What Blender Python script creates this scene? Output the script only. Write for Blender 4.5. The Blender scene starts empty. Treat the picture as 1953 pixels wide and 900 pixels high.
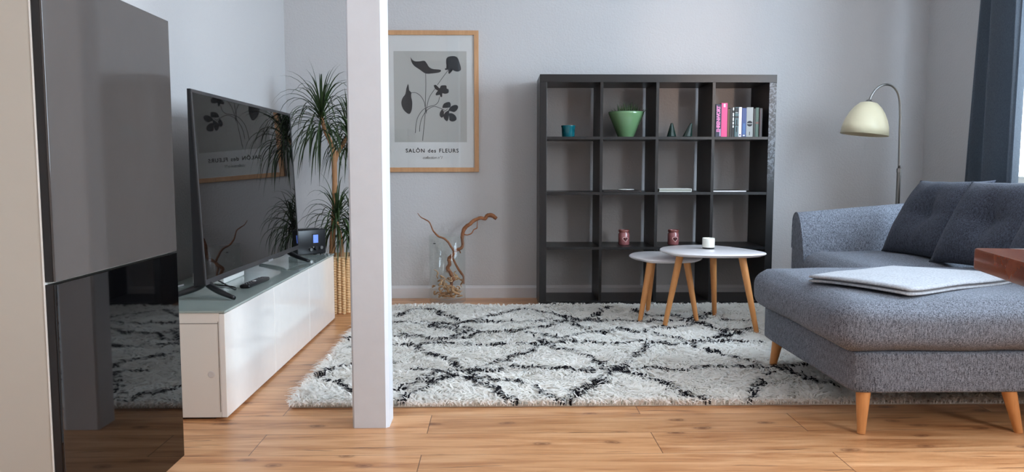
import bpy, bmesh, math, random
import numpy as np
from mathutils import Vector, Matrix, noise as mnoise

random.seed(7)
rng = np.random.default_rng(11)
S = bpy.context.scene
C = S.collection
PI = math.pi

# ------------------------------------------------------------------ camera
cam_d = bpy.data.cameras.new('camera')
cam = bpy.data.objects.new('camera', cam_d)
C.objects.link(cam)
cam.location = (0, 0, 0.89)
cam_d.sensor_width = 36.0
cam_d.lens = 36.0 * 1487 / 1953
cam.rotation_euler = (math.radians(90) - math.atan(130 / 1487), 0, -math.radians(1.094))
cam_d.clip_start = 0.02
S.camera = cam

# ------------------------------------------------------------------ light
w = bpy.data.worlds.new('sky'); S.world = w
w.use_nodes = True
bg = w.node_tree.nodes['Background']
bg.inputs[0].default_value = (0.80, 0.90, 1.0, 1)
bg.inputs[1].default_value = 6.0


def area(name, loc, target, sx, sy, power, col, spread=180):
    l = bpy.data.lights.new(name, 'AREA')
    l.shape = 'RECTANGLE'; l.size = sx; l.size_y = sy
    l.energy = power; l.color = col; l.spread = math.radians(spread)
    o = bpy.data.objects.new(name, l); C.objects.link(o)
    o.location = loc
    o.rotation_euler = (Vector(target) - Vector(loc)).to_track_quat('-Z', 'Y').to_euler()
    return o


# daylight coming through the two windows in the right wall
area('daylight_window_sofa', (3.18, 2.85, 1.62), (0.3, 3.15, 1.3), 1.25, 1.5, 108, (0.64, 0.81, 1.0), 180)
area('daylight_window_table', (3.20, -0.10, 1.62), (0.0, 0.9, 1.4), 1.5, 1.5, 108, (0.96, 0.98, 1.0), 180)

# low sun glancing in through the near window onto the wall above the bookshelf
sl = bpy.data.lights.new('sun_glint', 'SPOT'); sl.energy = 650; sl.color = (1.0, 0.64, 0.44)
sl.spot_size = math.radians(12); sl.spot_blend = 1.0; sl.shadow_soft_size = 0.12
so = bpy.data.objects.new('sun_glint', sl); C.objects.link(so); so.location = (3.34, -1.10, 1.20)
so.rotation_euler = (Vector((1.52, 5.31, 1.64)) - so.location).to_track_quat('-Z', 'Y').to_euler()

S.cycles.diffuse_bounces = 8
S.cycles.transparent_max_bounces = 32
S.view_settings.view_transform = 'Standard'
S.view_settings.look = 'None'
S.view_settings.gamma = 1
S.view_settings.use_curve_mapping = False
S.view_settings.exposure = 0.22


# ------------------------------------------------------------------ materials
def lin(c):
    return tuple(((v / 255) / 12.92 if v / 255 <= 0.04045 else ((v / 255 + 0.055) / 1.055) ** 2.4) for v in c) + (1,)


class NT:
    def __init__(s, name):
        s.m = bpy.data.materials.new(name); s.m.use_nodes = True
        s.t = s.m.node_tree; s.b = s.t.nodes['Principled BSDF']
        s.out = s.t.nodes['Material Output']

    def n(s, typ, **k):
        q = s.t.nodes.new(typ)
        for a, v in k.items():
            if a.startswith('_'):
                setattr(q, a[1:], v)
            else:
                q.inputs[a.replace('__', ' ')].default_value = v
        return q

    def l(s, a, b): s.t.links.new(a, b)

    def mix(s, fac, a, b, mode='MIX'):
        q = s.t.nodes.new('ShaderNodeMix'); q.data_type = 'RGBA'; q.blend_type = mode
        for i, v in ((0, fac), (6, a), (7, b)):
            if isinstance(v, bpy.types.NodeSocket): s.l(v, q.inputs[i])
            else: q.inputs[i].default_value = v
        return q.outputs[2]

    def math(s, op, a, b=0.0, c=0.0):
        q = s.t.nodes.new('ShaderNodeMath'); q.operation = op
        for i, v in enumerate((a, b, c)):
            if isinstance(v, bpy.types.NodeSocket): s.l(v, q.inputs[i])
            else: q.inputs[i].default_value = v
        return q.outputs[0]

    def ramp(s, fac, stops):
        q = s.t.nodes.new('ShaderNodeValToRGB')
        e = q.color_ramp.elements
        while len(e) < len(stops): e.new(0.5)
        for k, (p, c) in zip(e, stops): k.position = p; k.color = c
        s.l(fac, q.inputs[0]); return q.outputs[0]

    def coords(s, scale=(1, 1, 1), rot=(0, 0, 0)):
        tc = s.t.nodes.new('ShaderNodeTexCoord'); mp = s.t.nodes.new('ShaderNodeMapping')
        mp.inputs['Scale'].default_value = scale; mp.inputs['Rotation'].default_value = rot
        s.l(tc.outputs['Object'], mp.inputs[0]); return mp.outputs[0]

    def noise(s, vec, scale, detail=4, rough=0.5, dist=0.0):
        q = s.t.nodes.new('ShaderNodeTexNoise')
        q.inputs['Scale'].default_value = scale; q.inputs['Detail'].default_value = detail
        q.inputs['Roughness'].default_value = rough; q.inputs['Distortion'].default_value = dist
        s.l(vec, q.inputs['Vector']); return q.outputs['Fac']

    def bump(s, h, strength, dist=0.01):
        q = s.t.nodes.new('ShaderNodeBump')
        q.inputs['Strength'].default_value = strength; q.inputs['Distance'].default_value = dist
        s.l(h, q.inputs['Height']); s.l(q.outputs[0], s.b.inputs['Normal'])


def pm(name, c, rough=0.5, metal=0.0, spec=0.5, var=0.04, vscale=20, bump=0.0, bscale=200, coat=0.0, trans=0.0, ior=1.45, bdist=0.002):
    t = NT(name); v = t.coords()
    col = lin(c)
    dk = tuple(x * (1 - var) for x in col[:3]) + (1,)
    lt = tuple(min(1, x * (1 + var)) for x in col[:3]) + (1,)
    t.l(t.mix(t.noise(v, vscale), dk, lt), t.b.inputs['Base Color'])
    t.b.inputs['Roughness'].default_value = rough
    t.b.inputs['Metallic'].default_value = metal
    t.b.inputs['Specular IOR Level'].default_value = spec
    t.b.inputs['Coat Weight'].default_value = coat
    t.b.inputs['Coat Roughness'].default_value = 0.03
    t.b.inputs['IOR'].default_value = ior
    if bump: t.bump(t.noise(v, bscale, 3), bump, bdist)
    return t.m


def fabric(name, c1, c2, scale=420, bump=0.5, stretch=(1, 1, 1)):
    t = NT(name); v = t.coords(stretch)
    n1 = t.noise(v, scale, 2, 0.6)
    v2 = t.coords((1, 1, 0.25)); n2 = t.noise(v2, scale * 0.8, 2)
    m = t.math('ADD', t.math('MULTIPLY', n1, 0.6), t.math('MULTIPLY', n2, 0.4))
    t.l(t.ramp(m, [(0.36, lin(c1)), (0.64, lin(c2))]), t.b.inputs['Base Color'])
    t.b.inputs['Roughness'].default_value = 0.95
    t.b.inputs['Specular IOR Level'].default_value = 0.15
    t.b.inputs['Sheen Weight'].default_value = 0.05
    t.b.inputs['Sheen Roughness'].default_value = 0.5
    t.bump(m, bump, 0.003)
    return t.m


def wood(name, c1, c2, axis='z', scale=14, rough=0.45):
    t = NT(name)
    sc = {'x': (0.12, 1, 1), 'y': (1, 0.12, 1), 'z': (1, 1, 0.12)}[axis]
    v = t.coords(sc)
    n = t.noise(v, scale, 6, 0.6, 0.8)
    f = t.noise(v, scale * 8, 3, 0.6)
    m = t.math('ADD', t.math('MULTIPLY', n, 0.7), t.math('MULTIPLY', f, 0.3))
    t.l(t.ramp(m, [(0.3, lin(c1)), (0.7, lin(c2))]), t.b.inputs['Base Color'])
    t.b.inputs['Roughness'].default_value = rough
    t.bump(f, 0.12, 0.001)
    return t.m


def thin_glass(name, tint=(0.96, 0.98, 0.97), blend=0.25, refl=0.9, lo=0.03):
    m = bpy.data.materials.new(name); m.use_nodes = True
    t = m.node_tree; t.nodes.remove(t.nodes['Principled BSDF'])
    out = t.nodes['Material Output']
    tr = t.nodes.new('ShaderNodeBsdfTransparent'); tr.inputs[0].default_value = tint + (1,)
    gl = t.nodes.new('ShaderNodeBsdfGlossy'); gl.inputs['Roughness'].default_value = 0.02
    gl.inputs[0].default_value = (refl, refl, refl, 1)
    lw = t.nodes.new('ShaderNodeLayerWeight'); lw.inputs[0].default_value = blend
    mx = t.nodes.new('ShaderNodeMixShader')
    mr = t.nodes.new('ShaderNodeMapRange'); pw = t.nodes.new('ShaderNodeMath'); pw.operation = 'POWER'
    pw.inputs[1].default_value = 4.0; t.links.new(lw.outputs['Facing'], pw.inputs[0])
    lw.inputs[0].default_value = 0.5
    mr.inputs['To Min'].default_value = lo; mr.inputs['To Max'].default_value = blend * 2.4
    t.links.new(pw.outputs[0], mr.inputs['Value']); t.links.new(mr.outputs[0], mx.inputs[0])
    t.links.new(tr.outputs[0], mx.inputs[1]); t.links.new(gl.outputs[0], mx.inputs[2])
    t.links.new(mx.outputs[0], out.inputs[0])
    return m


def wall_mat(name, c):
    t = NT(name); v = t.coords()
    col = lin(c)
    a = t.noise(v, 1.5, 2)
    t.l(t.mix(a, tuple(x * 0.97 for x in col[:3]) + (1,), col), t.b.inputs['Base Color'])
    t.b.inputs['Roughness'].default_value = 0.85
    t.b.inputs['Specular IOR Level'].default_value = 0.2
    h = t.math('ADD', t.noise(v, 75, 3, 0.55), t.math('MULTIPLY', t.noise(v, 260, 2), 0.35))
    t.bump(h, 0.38, 0.006)
    return t.m


M_wall = wall_mat('white_woodchip_wall', (190, 188, 188))
M_ceil = pm('white_ceiling_paint', (235, 235, 235), 0.9)
M_trim = pm('white_painted_trim', (205, 203, 204), 0.45)
M_post = pm('white_painted_post', (214, 219, 226), 0.42, bump=0.15, bscale=25, bdist=0.004)


def floor_mat():
    t = NT('knotty_oak_laminate')
    uv = t.n('ShaderNodeUVMap', _uv_map='grain')
    at = t.n('ShaderNodeAttribute', _attribute_name='tone')
    mp = t.n('ShaderNodeMapping'); mp.inputs['Scale'].default_value = (0.55, 5.0, 1)
    t.l(uv.outputs[0], mp.inputs[0])
    # large slow figure + fine fibre streaks
    warp = t.noise(uv.outputs[0], 2.2, 2)
    n1 = t.noise(mp.outputs[0], 3.2, 5, 0.55, 1.2)
    mp2 = t.n('ShaderNodeMapping'); mp2.inputs['Scale'].default_value = (1.4, 40.0, 1)
    t.l(uv.outputs[0], mp2.inputs[0])
    n2 = t.noise(mp2.outputs[0], 4.0, 4, 0.6)
    m = t.math('ADD', t.math('MULTIPLY', n1, 0.65), t.math('MULTIPLY', n2, 0.35))
    base = t.ramp(m, [(0.32, lin((140, 84, 48))), (0.42, lin((184, 128, 84))), (0.53, lin((206, 152, 106))), (0.68, lin((222, 174, 130)))])
    # knots
    kv = t.n('ShaderNodeMapping'); kv.inputs['Scale'].default_value = (3.4, 7.0, 1)
    wob = t.n('ShaderNodeTexNoise'); wob.inputs['Scale'].default_value = 9.0; t.l(uv.outputs[0], wob.inputs['Vector'])
    vm = t.n('ShaderNodeVectorMath', _operation='MULTIPLY_ADD')
    t.l(wob.outputs['Color'], vm.inputs[0]); vm.inputs[1].default_value = (0.05, 0.03, 0)
    t.l(uv.outputs[0], vm.inputs[2]); t.l(vm.outputs[0], kv.inputs[0])
    vo = t.n('ShaderNodeTexVoronoi', Scale=1.0, Randomness=1.0); vo.voronoi_dimensions = '2D'
    t.l(kv.outputs[0], vo.inputs['Vector'])
    kn = t.ramp(vo.outputs['Distance'], [(0.02, (0.85, 0.85, 0.85, 1)), (0.06, (0.35, 0.35, 0.35, 1)), (0.075, (0.6, 0.6, 0.6, 1)), (0.11, (0.15, 0.15, 0.15, 1)), (0.16, (0, 0, 0, 1))])
    rnd = t.n('ShaderNodeSeparateColor'); t.l(vo.outputs['Color'], rnd.inputs[0])
    sel = t.math('GREATER_THAN', rnd.outputs[0], 0.55)
    kf = t.math('MULTIPLY', kn, sel)
    c2 = t.mix(kf, base, lin((112, 66, 42)))
    # dark cracks along the grain
    cv = t.n('ShaderNodeMapping'); cv.inputs['Scale'].default_value = (1.1, 26.0, 1)
    t.l(vm.outputs[0], cv.inputs[0])
    cr = t.noise(cv.outputs[0], 1.9, 3, 0.5)
    cf = t.ramp(cr, [(0.665, (0, 0, 0, 1)), (0.685, (0.7, 0.7, 0.7, 1))])
    c3 = t.mix(cf, c2, lin((96, 56, 36)))
    tone = t.math('ADD', t.math('MULTIPLY', at.outputs['Fac'], 0.16), 0.92)
    tn = t.n('ShaderNodeCombineColor')
    for i in range(3): t.l(tone, tn.inputs[i])
    c4 = t.mix(1.0, c3, tn.outputs[0], 'MULTIPLY')
    # joints between boards
    ue = t.n('ShaderNodeUVMap', _uv_map='edge'); se = t.n('ShaderNodeSeparateXYZ'); t.l(ue.outputs[0], se.inputs[0])
    # edge uv: x = metres from nearest end at 0..len, y = 0..width
    ln = t.n('ShaderNodeAttribute', _attribute_name='length')
    dx = t.math('MINIMUM', se.outputs[0], t.math('SUBTRACT', ln.outputs['Fac'], se.outputs[0]))
    dy = t.math('MINIMUM', se.outputs[1], t.math('SUBTRACT', 0.1955, se.outputs[1]))
    gx = t.math('LESS_THAN', dx, 0.0014)
    gy = t.math('LESS_THAN', dy, 0.0013)
    g = t.math('MAXIMUM', t.math('MULTIPLY', gx, 0.8), t.math('MULTIPLY', gy, 0.55))
    c5 = t.mix(g, c4, lin((70, 40, 26)))
    t.l(c5, t.b.inputs['Base Color'])
    rr = t.math('ADD', t.math('MULTIPLY', n2, 0.12), 0.24)
    t.l(rr, t.b.inputs['Roughness'])
    t.b.inputs['Specular IOR Level'].default_value = 0.42
    t.bump(t.math('SUBTRACT', t.math('MULTIPLY', n2, 0.25), t.math('MULTIPLY', g, 1.0)), 0.25, 0.001)
    return t.m


M_floor = floor_mat()
M_shelf = pm('black_brown_veneer', (24, 23, 24), 0.34, spec=0.5, var=0.12, vscale=30)
M_sofa = fabric('grey_melange_weave', (56, 59, 66), (138, 143, 154), 300)
M_cush = fabric('dark_grey_weave', (34, 36, 43), (80, 84, 96), 260)
M_blanket = fabric('light_grey_wool', (146, 148, 153), (178, 180, 185), 160, 0.7)
M_leg = wood('oiled_oak_leg', (176, 112, 58), (216, 152, 92), 'z', 10)
M_tableslab = wood('red_brown_wood', (98, 46, 26), (138, 72, 44), 'x', 9, 0.2)
M_frame = wood('oak_picture_frame', (170, 124, 84), (200, 154, 112), 'z', 16)
M_white_lac = pm('white_lacquer', (232, 230, 226), 0.35, coat=0.2)
M_white_gloss = pm('white_high_gloss', (238, 234, 230), 0.12, coat=0.6)
M_black_plastic = pm('black_plastic', (22, 22, 25), 0.32)
M_screen = pm('dark_screen_glass', (9, 8, 8), 0.015, spec=0.4)
M_metal = pm('brushed_steel', (150, 148, 145), 0.28, 1.0)
M_shade = pm('cream_enamel', (226, 216, 184), 0.38)
M_curtain = fabric('slate_blue_curtain', (86, 92, 100), (108, 115, 123), 500, 0.2)


# ------------------------------------------------------------------ mesh helpers
def link_mesh(name, bm, mat, parent=None, smooth=False, auto=None):
    me = bpy.data.meshes.new(name)
    off = WP.get(parent.name, Vector((0, 0, 0))) if parent else Vector((0, 0, 0))
    bmesh.ops.translate(bm, verts=bm.verts, vec=-off)
    bm.normal_update()
    bm.to_mesh(me); bm.free()
    for m in (mat if isinstance(mat, (list, tuple)) else [mat]): me.materials.append(m)
    if smooth: me.shade_smooth()
    if auto: me.shade_smooth(); me.set_sharp_from_angle(angle=math.radians(auto))
    o = bpy.data.objects.new(name, me); C.objects.link(o)
    if parent:
        o.parent = parent
        WP[o.name] = off.copy()
    else:
        WP[o.name] = Vector((0, 0, 0))
    return o


WP = {}


def recenter(o):
    """put a top-level mesh's origin at its base centre"""
    me = o.data
    co = np.empty(len(me.vertices) * 3, np.float32); me.vertices.foreach_get('co', co); co = co.reshape(-1, 3)
    lo, hi = co.min(0), co.max(0)
    b = Vector(((lo[0] + hi[0]) / 2, (lo[1] + hi[1]) / 2, lo[2]))
    me.transform(Matrix.Translation(-b)); o.location = b; WP[o.name] = b.copy()
    return o


def thing(name, label, cat, loc=(0, 0, 0), group=None):
    o = bpy.data.objects.new(name, None); C.objects.link(o)
    o.location = loc; o['label'] = label; o['category'] = cat
    o.empty_display_size = 0.05
    if group: o['group'] = group
    WP[o.name] = Vector(loc)
    return o


def tag(o, label, cat, group=None):
    o['label'] = label; o['category'] = cat
    if group: o['group'] = group
    return recenter(o)


def struct(name, bm, mat, **k):
    o = link_mesh(name, bm, mat, **k); o['kind'] = 'structure'; return o


def NB(): return bmesh.new()


def box(bm, lo, hi, bev=0.0, seg=2, mat=0, mtx=None):
    r = bmesh.ops.create_cube(bm, size=1)
    vs = r['verts']
    lo = Vector(lo); hi = Vector(hi)
    bmesh.ops.scale(bm, vec=hi - lo, verts=vs)
    bmesh.ops.translate(bm, vec=(lo + hi) / 2, verts=vs)
    fs = {f for v in vs for f in v.link_faces}
    for f in fs: f.material_index = mat
    if bev:
        es = list({e for v in vs for e in v.link_edges})
        r2 = bmesh.ops.bevel(bm, geom=es, offset=bev, segments=seg, profile=0.5, affect='EDGES')
        vs = list({v for f in r2['faces'] for v in f.verts} | {v for v in vs if v.is_valid})
    if mtx: bmesh.ops.transform(bm, matrix=mtx, verts=vs)
    return vs


def lathe(bm, prof, c, seg=40, mat=0, axis=None, cap=False):
    rings = []
    for r, z in prof:
        rings.append([bm.verts.new((c[0] + r * math.cos(2 * PI * i / seg), c[1] + r * math.sin(2 * PI * i / seg), c[2] + z)) for i in range(seg)])
    for a, b in zip(rings, rings[1:]):
        for i in range(seg):
            f = bm.faces.new((a[i], a[(i + 1) % seg], b[(i + 1) % seg], b[i])); f.material_index = mat
    if cap:
        bm.faces.new(list(reversed(rings[0]))); bm.faces.new(rings[-1])
    return [v for r in rings for v in r]


def catmull(pts, n=6):
    P = [Vector(p) for p in pts]; P = [P[0] * 2 - P[1]] + P + [P[-1] * 2 - P[-2]]
    out = []
    for i in range(1, len(P) - 2):
        a, b, c, d = P[i - 1:i + 3]
        for k in range(n):
            t = k / n
            out.append(0.5 * ((2 * b) + (c - a) * t + (2 * a - 5 * b + 4 * c - d) * t * t + (3 * b - a - 3 * c + d) * t ** 3))
    out.append(P[-2]); return out


def tube(bm, pts, rad, sides=10, smooth_n=0, jitter=0.0, mat=0, flat=1.0):
    pts = catmull(pts, smooth_n) if smooth_n else [Vector(p) for p in pts]
    N = len(pts)
    if isinstance(rad, (int, float)): rr = [rad] * N
    else:
        rr = [float(np.interp(i / (N - 1) * (len(rad) - 1), range(len(rad)), rad)) for i in range(N)]
    rings = []; up = Vector((0.13, 0.2, 1)).normalized(); prev = None
    for i, p in enumerate(pts):
        d = (pts[min(i + 1, N - 1)] - pts[max(i - 1, 0)]).normalized()
        if prev is None:
            x = d.cross(up)
            if x.length < 1e-3: x = d.cross(Vector((1, 0, 0)))
            x.normalize()
        else:
            x = (prev - d * prev.dot(d)).normalized()
        prev = x; y = d.cross(x)
        ring = []
        for k in range(sides):
            a = 2 * PI * k / sides
            q = rr[i] * (1 + jitter * random.uniform(-1, 1))
            ring.append(bm.verts.new(p + x * math.cos(a) * q + y * math.sin(a) * q * flat))
        rings.append(ring)
    for a, b in zip(rings, rings[1:]):
        for k in range(sides):
            f = bm.faces.new((a[k], a[(k + 1) % sides], b[(k + 1) % sides], b[k])); f.material_index = mat
    bm.faces.new(list(reversed(rings[0]))).material_index = mat
    bm.faces.new(rings[-1]).material_index = mat
    return [v for r in rings for v in r]


def prism(bm, poly, lo, hi, axis='z', mat=0, bev=0.0, seg=2):
    """extrude a 2-d polygon between lo and hi along an axis"""
    def P(a, b, c):
        return {'z': (a, b, c), 'x': (c, a, b), 'y': (a, c, b)}[axis]
    A = [bm.verts.new(P(a, b, lo)) for a, b in poly]
    B = [bm.verts.new(P(a, b, hi)) for a, b in poly]
    n = len(poly); fs = []
    fs.append(bm.faces.new(A)); fs.append(bm.faces.new(list(reversed(B))))
    for i in range(n): fs.append(bm.faces.new((A[i], B[i], B[(i + 1) % n], A[(i + 1) % n])))
    for f in fs: f.material_index = mat
    bmesh.ops.recalc_face_normals(bm, faces=fs)
    if bev:
        es = [e for e in fs[0].edges] + [e for e in fs[1].edges]
        bmesh.ops.bevel(bm, geom=es, offset=bev, segments=seg, profile=0.5, affect='EDGES')
    return A + B


def soft_box(lo, hi, r=0.05, n=14, puff=0.015, seed=0, amp=0.003):
    """upholstery block: rounded box with crowned faces and slight irregularity"""
    bm = NB(); lo = Vector(lo); hi = Vector(hi); c = (lo + hi) / 2; h = (hi - lo) / 2
    bmesh.ops.create_cube(bm, size=2)
    bmesh.ops.subdivide_edges(bm, edges=bm.edges[:], cuts=n, use_grid_fill=True)
    for v in bm.verts:
        p = Vector((v.co.x * h.x, v.co.y * h.y, v.co.z * h.z))
        u = v.co.copy()
        # redistribute towards the rounded border
        q = Vector()
        inner = Vector((h.x - r, h.y - r, h.z - min(r, h.z * 0.98)))
        rz = min(r, h.z * 0.98)
        for i in range(3): q[i] = max(-inner[i], min(inner[i], p[i]))
        d = p - q
        if d.length > 1e-6:
            e = Vector((d.x / r, d.y / r, d.z / rz)); m = max(abs(e.x), abs(e.y), abs(e.z)); L = e.length
            e = e * (m / L) if L > 0 else e
            p = q + Vector((e.x * r, e.y * r, e.z * rz))
        cz = (1 - u.x ** 4) * (1 - u.y ** 4); cx = (1 - u.z ** 2) * (1 - u.y ** 6); cy = (1 - u.z ** 2) * (1 - u.x ** 6)
        if abs(u.z) > 0.99: p.z += puff * cz * (1 if u.z > 0 else 0.2)
        if abs(u.x) > 0.99: p.x += puff * cx * (1 if u.x > 0 else -1)
        if abs(u.y) > 0.99: p.y += puff * cy * (1 if u.y > 0 else -1)
        nn = mnoise.noise_vector((p + Vector((seed, seed, 0))) * 5) * amp
        v.co = c + p + nn
    return bm


def pillow(bm, W, H, T, mtx, n=26, dent=0.5, seed=0, pinch=0.06, wr=0.006):
    sides = []
    for s in (1, -1):
        g = []
        for i in range(n + 1):
            row = []
            for j in range(n + 1):
                u = -1 + 2 * i / n; v = -1 + 2 * j / n
                th = (max(0, 1 - abs(u) ** 2.6) ** 0.62) * (max(0, 1 - abs(v) ** 2.6) ** 0.62)
                edge = 1 - pinch * ((1 - abs(v) ** 2) * abs(u) ** 3); edge2 = 1 - pinch * ((1 - abs(u) ** 2) * abs(v) ** 3)
                x = u * W / 2 * edge; y = v * H / 2 * edge2
                r2 = (x * x + y * y) / (0.10 * 0.10)
                z = T / 2 * th * (1 - dent * math.exp(-r2))
                crease = math.exp(-(y / 0.03) ** 2) * math.exp(-(x / 0.16) ** 2) + math.exp(-(x / 0.03) ** 2) * math.exp(-(y / 0.16) ** 2)
                z -= 0.012 * crease * th
                nz = mnoise.noise(Vector((x * 9 + seed, y * 5, s * 3 + seed))) * wr * 1.6 + mnoise.noise(Vector((x * 24, y * 14 + seed, seed))) * wr * 0.6
                z += nz * th
                row.append(bm.verts.new(mtx @ Vector((x, y, s * z))))
            g.append(row)
        sides.append(g)
        for i in range(n):
            for j in range(n):
                q = (g[i][j], g[i + 1][j], g[i + 1][j + 1], g[i][j + 1])
                bm.faces.new(q if s > 0 else tuple(reversed(q)))
    bmesh.ops.remove_doubles(bm, verts=bm.verts[:], dist=0.0004)


def frame_mtx(loc, x, y, z):
    m = Matrix((x, y, z)).transposed().to_4x4(); m.translation = loc; return m


def text_bm(s, size, mtx, depth=0.0004, spacing=1.0, shear=0.0, bold=0.0, ax='CENTER'):
    cu = bpy.data.curves.new('txt', 'FONT'); cu.body = s; cu.size = size; cu.extrude = depth
    cu.align_x = ax; cu.align_y = 'CENTER'; cu.space_character = spacing; cu.shear = shear; cu.offset = bold
    cu.resolution_u = 3
    o = bpy.data.objects.new('txt', cu); C.objects.link(o)
    dg = bpy.context.evaluated_depsgraph_get(); dg.update()
    me = bpy.data.meshes.new_from_object(o.evaluated_get(dg))
    bm = NB(); bm.from_mesh(me); bmesh.ops.transform(bm, matrix=mtx, verts=bm.verts)
    bpy.data.objects.remove(o); bpy.data.curves.remove(cu); bpy.data.meshes.remove(me)
    return bm


def join_bm(dst, src, mat=0):
    me = bpy.data.meshes.new('tmp'); src.to_mesh(me); src.free()
    n0 = len(dst.faces); dst.from_mesh(me); dst.faces.ensure_lookup_table()
    for f in dst.faces[n0:]: f.material_index = mat
    bpy.data.meshes.remove(me)


# ------------------------------------------------------------------ room shell
XL, XR, YB, YN, ZC = -1.413, 2.915, 5.31, -2.30, 2.62

# floor, boards of 1.285 x 0.1955 m running along x, joints staggered
def build_floor():
    me = bpy.data.meshes.new('floor')
    V = []; F = []; uvg = []; uve = []; tone = []; leng = []
    wd = 0.1955; y0 = 2.363 - wd * 26; rows = 44; r = 0
    for k in range(rows):
        y = y0 + k * wd
        ya, yb = max(y, YN - 0.1), min(y + wd, YB + 0.1)
        if yb <= ya: continue
        odd = (k - 26) % 2 != 0
        off = -0.235 if odd else -0.772
        if k == 27: off = -0.235
        # rows: 26 -> 2.363-2.559 (joints at .519), 27 -> 2.559-2.754 (joints at -.237)
        off = (-0.772 if (k - 26) % 2 == 0 else -0.237) + 0.03 * math.sin(k * 12.9) * (0 if 24 < k < 30 else 1)
        for j in range(-2, 5):
            xa = off + (j - 1) * 1.29; xb = xa + 1.29
            xa2, xb2 = max(xa, XL - 0.1), min(xb, XR + 0.1)
            if xb2 <= xa2: continue
            b = len(V); V += [(xa2, ya, 0), (xb2, ya, 0), (xb2, yb, 0), (xa2, yb, 0)]
            F.append((b, b + 1, b + 2, b + 3))
            ou, ov = random.uniform(0, 60), random.uniform(0, 60)
            for (x, yy) in ((xa2, ya), (xb2, ya), (xb2, yb), (xa2, yb)):
                uvg.append((x + ou, yy + ov)); uve.append((x - xa, yy - y))
            tone.append(random.random()); leng.append(1.29)
    me.from_pydata(V, [], F)
    for nm, d in (('grain', uvg), ('edge', uve)):
        l = me.uv_layers.new(name=nm); l.data.foreach_set('uv', np.array(d, np.float32).ravel())
    for nm, d in (('tone', tone), ('length', leng)):
        a = me.attributes.new(nm, 'FLOAT', 'FACE'); a.data.foreach_set('value', np.array(d, np.float32))
    me.materials.append(M_floor)
    o = bpy.data.objects.new('floor', me); C.objects.link(o); o['kind'] = 'structure'


build_floor()
bm = NB(); box(bm, (XL - .1, YN - .1, ZC), (XR + .1, YB + .1, ZC + .1)); struct('ceiling', bm, M_ceil)
bm = NB(); box(bm, (XL - .1, YB, -.1), (XR + .1, YB + .1, ZC)); struct('wall_back', bm, M_wall)
bm = NB(); box(bm, (XL - .1, YN, -.1), (XL, YB, ZC)); struct('wall_left', bm, M_wall)


def holed(name, axis, at0, at1, u0, u1, holes):
    """wall with window openings; axis 'x': plane normal x, u runs along y"""
    bm = NB()
    def B(ua, ub, za, zb):
        if ub - ua < 1e-4 or zb - za < 1e-4: return
        if axis == 'x': box(bm, (at0, ua, za), (at1, ub, zb))
        else: box(bm, (ua, at0, za), (ub, at1, zb))
    u = u0
    for (a, b, z0, z1) in holes:
        B(u, a, -.1, ZC); B(a, b, -.1, z0); B(a, b, z1, ZC); u = b
    B(u, u1, -.1, ZC)
    struct(name, bm, M_wall)


WR = [(-0.9, 0.7, 0.85, 2.4), (2.20, 4.68, 0.78, 2.42)]
holed('wall_right', 'x', XR, XR + .22, YN, YB + .1, WR)
bm = NB(); box(bm, (XL - .1, YN - .2, -.1), (XR + .1, YN, ZC)); struct('wall_front', bm, M_wall)
M_pane = thin_glass('window_glass', (0.98, 0.99, 0.99), 0.15)


def window(n, axis, at, a, b, z0, z1):
    bm = NB(); t = .06; d = .05

    def B(ua, ub, za, zb):
        if axis == 'x': box(bm, (at, ua, za), (at + d, ub, zb), .004)
        else: box(bm, (ua, at - d, za), (ub, at, zb), .004)
    B(a, b, z0, z0 + t); B(a, b, z1 - t, z1); B(a, a + t, z0 + t, z1 - t); B(b - t, b, z0 + t, z1 - t)
    m = (a + b) / 2; B(m - .04, m + .04, z0 + t, z1 - t)
    o = struct('window_%d' % n, bm, M_white_lac)
    for (p, q) in ((a + t, m - .04), (m + .04, b - t)):
        bm = NB()
        if axis == 'x': box(bm, (at + .02, p, z0 + t), (at + .026, q, z1 - t))
        else: box(bm, (p, at - .026, z0 + t), (q, at - .02, z1 - t))
        link_mesh('pane', bm, M_pane, o)
    bm = NB()
    if axis == 'x': box(bm, (at - .14, a - .0, z0 - .0), (at, b, z0 + .012), .004)
    else: box(bm, (a, at, z0), (b, at + .14, z0 + .012), .004)
    link_mesh('sill', bm, M_white_lac, o)


window(1, 'x', XR + .12, WR[1][0], WR[1][1], WR[1][2], WR[1][3])
window(2, 'x', XR + .12, WR[0][0], WR[0][1], WR[0][2], WR[0][3])


def baseboard(name, a, b, nrm):
    prof = [(0, 0), (.015, 0), (.015, .068), (.009, .078), (.006, .085), (0, .085)]
    bm = NB(); a = Vector(a); b = Vector(b); n = Vector(nrm)
    A = [bm.verts.new(a + n * p + Vector((0, 0, z))) for p, z in prof]
    B = [bm.verts.new(b + n * p + Vector((0, 0, z))) for p, z in prof]
    for i in range(len(prof)): bm.faces.new((A[i], B[i], B[(i + 1) % 6], A[(i + 1) % 6]))
    bm.faces.new(A); bm.faces.new(B); bmesh.ops.recalc_face_normals(bm, faces=bm.faces[:])
    struct(name, bm, M_trim)


baseboard('baseboard_back', (XL, YB, 0), (XR, YB, 0), (0, -1, 0))
baseboard('baseboard_left', (XL, 2.2, 0), (XL, YB, 0), (1, 0, 0))
baseboard('baseboard_right', (XR, YN, 0), (XR, YB, 0), (-1, 0, 0))

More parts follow.
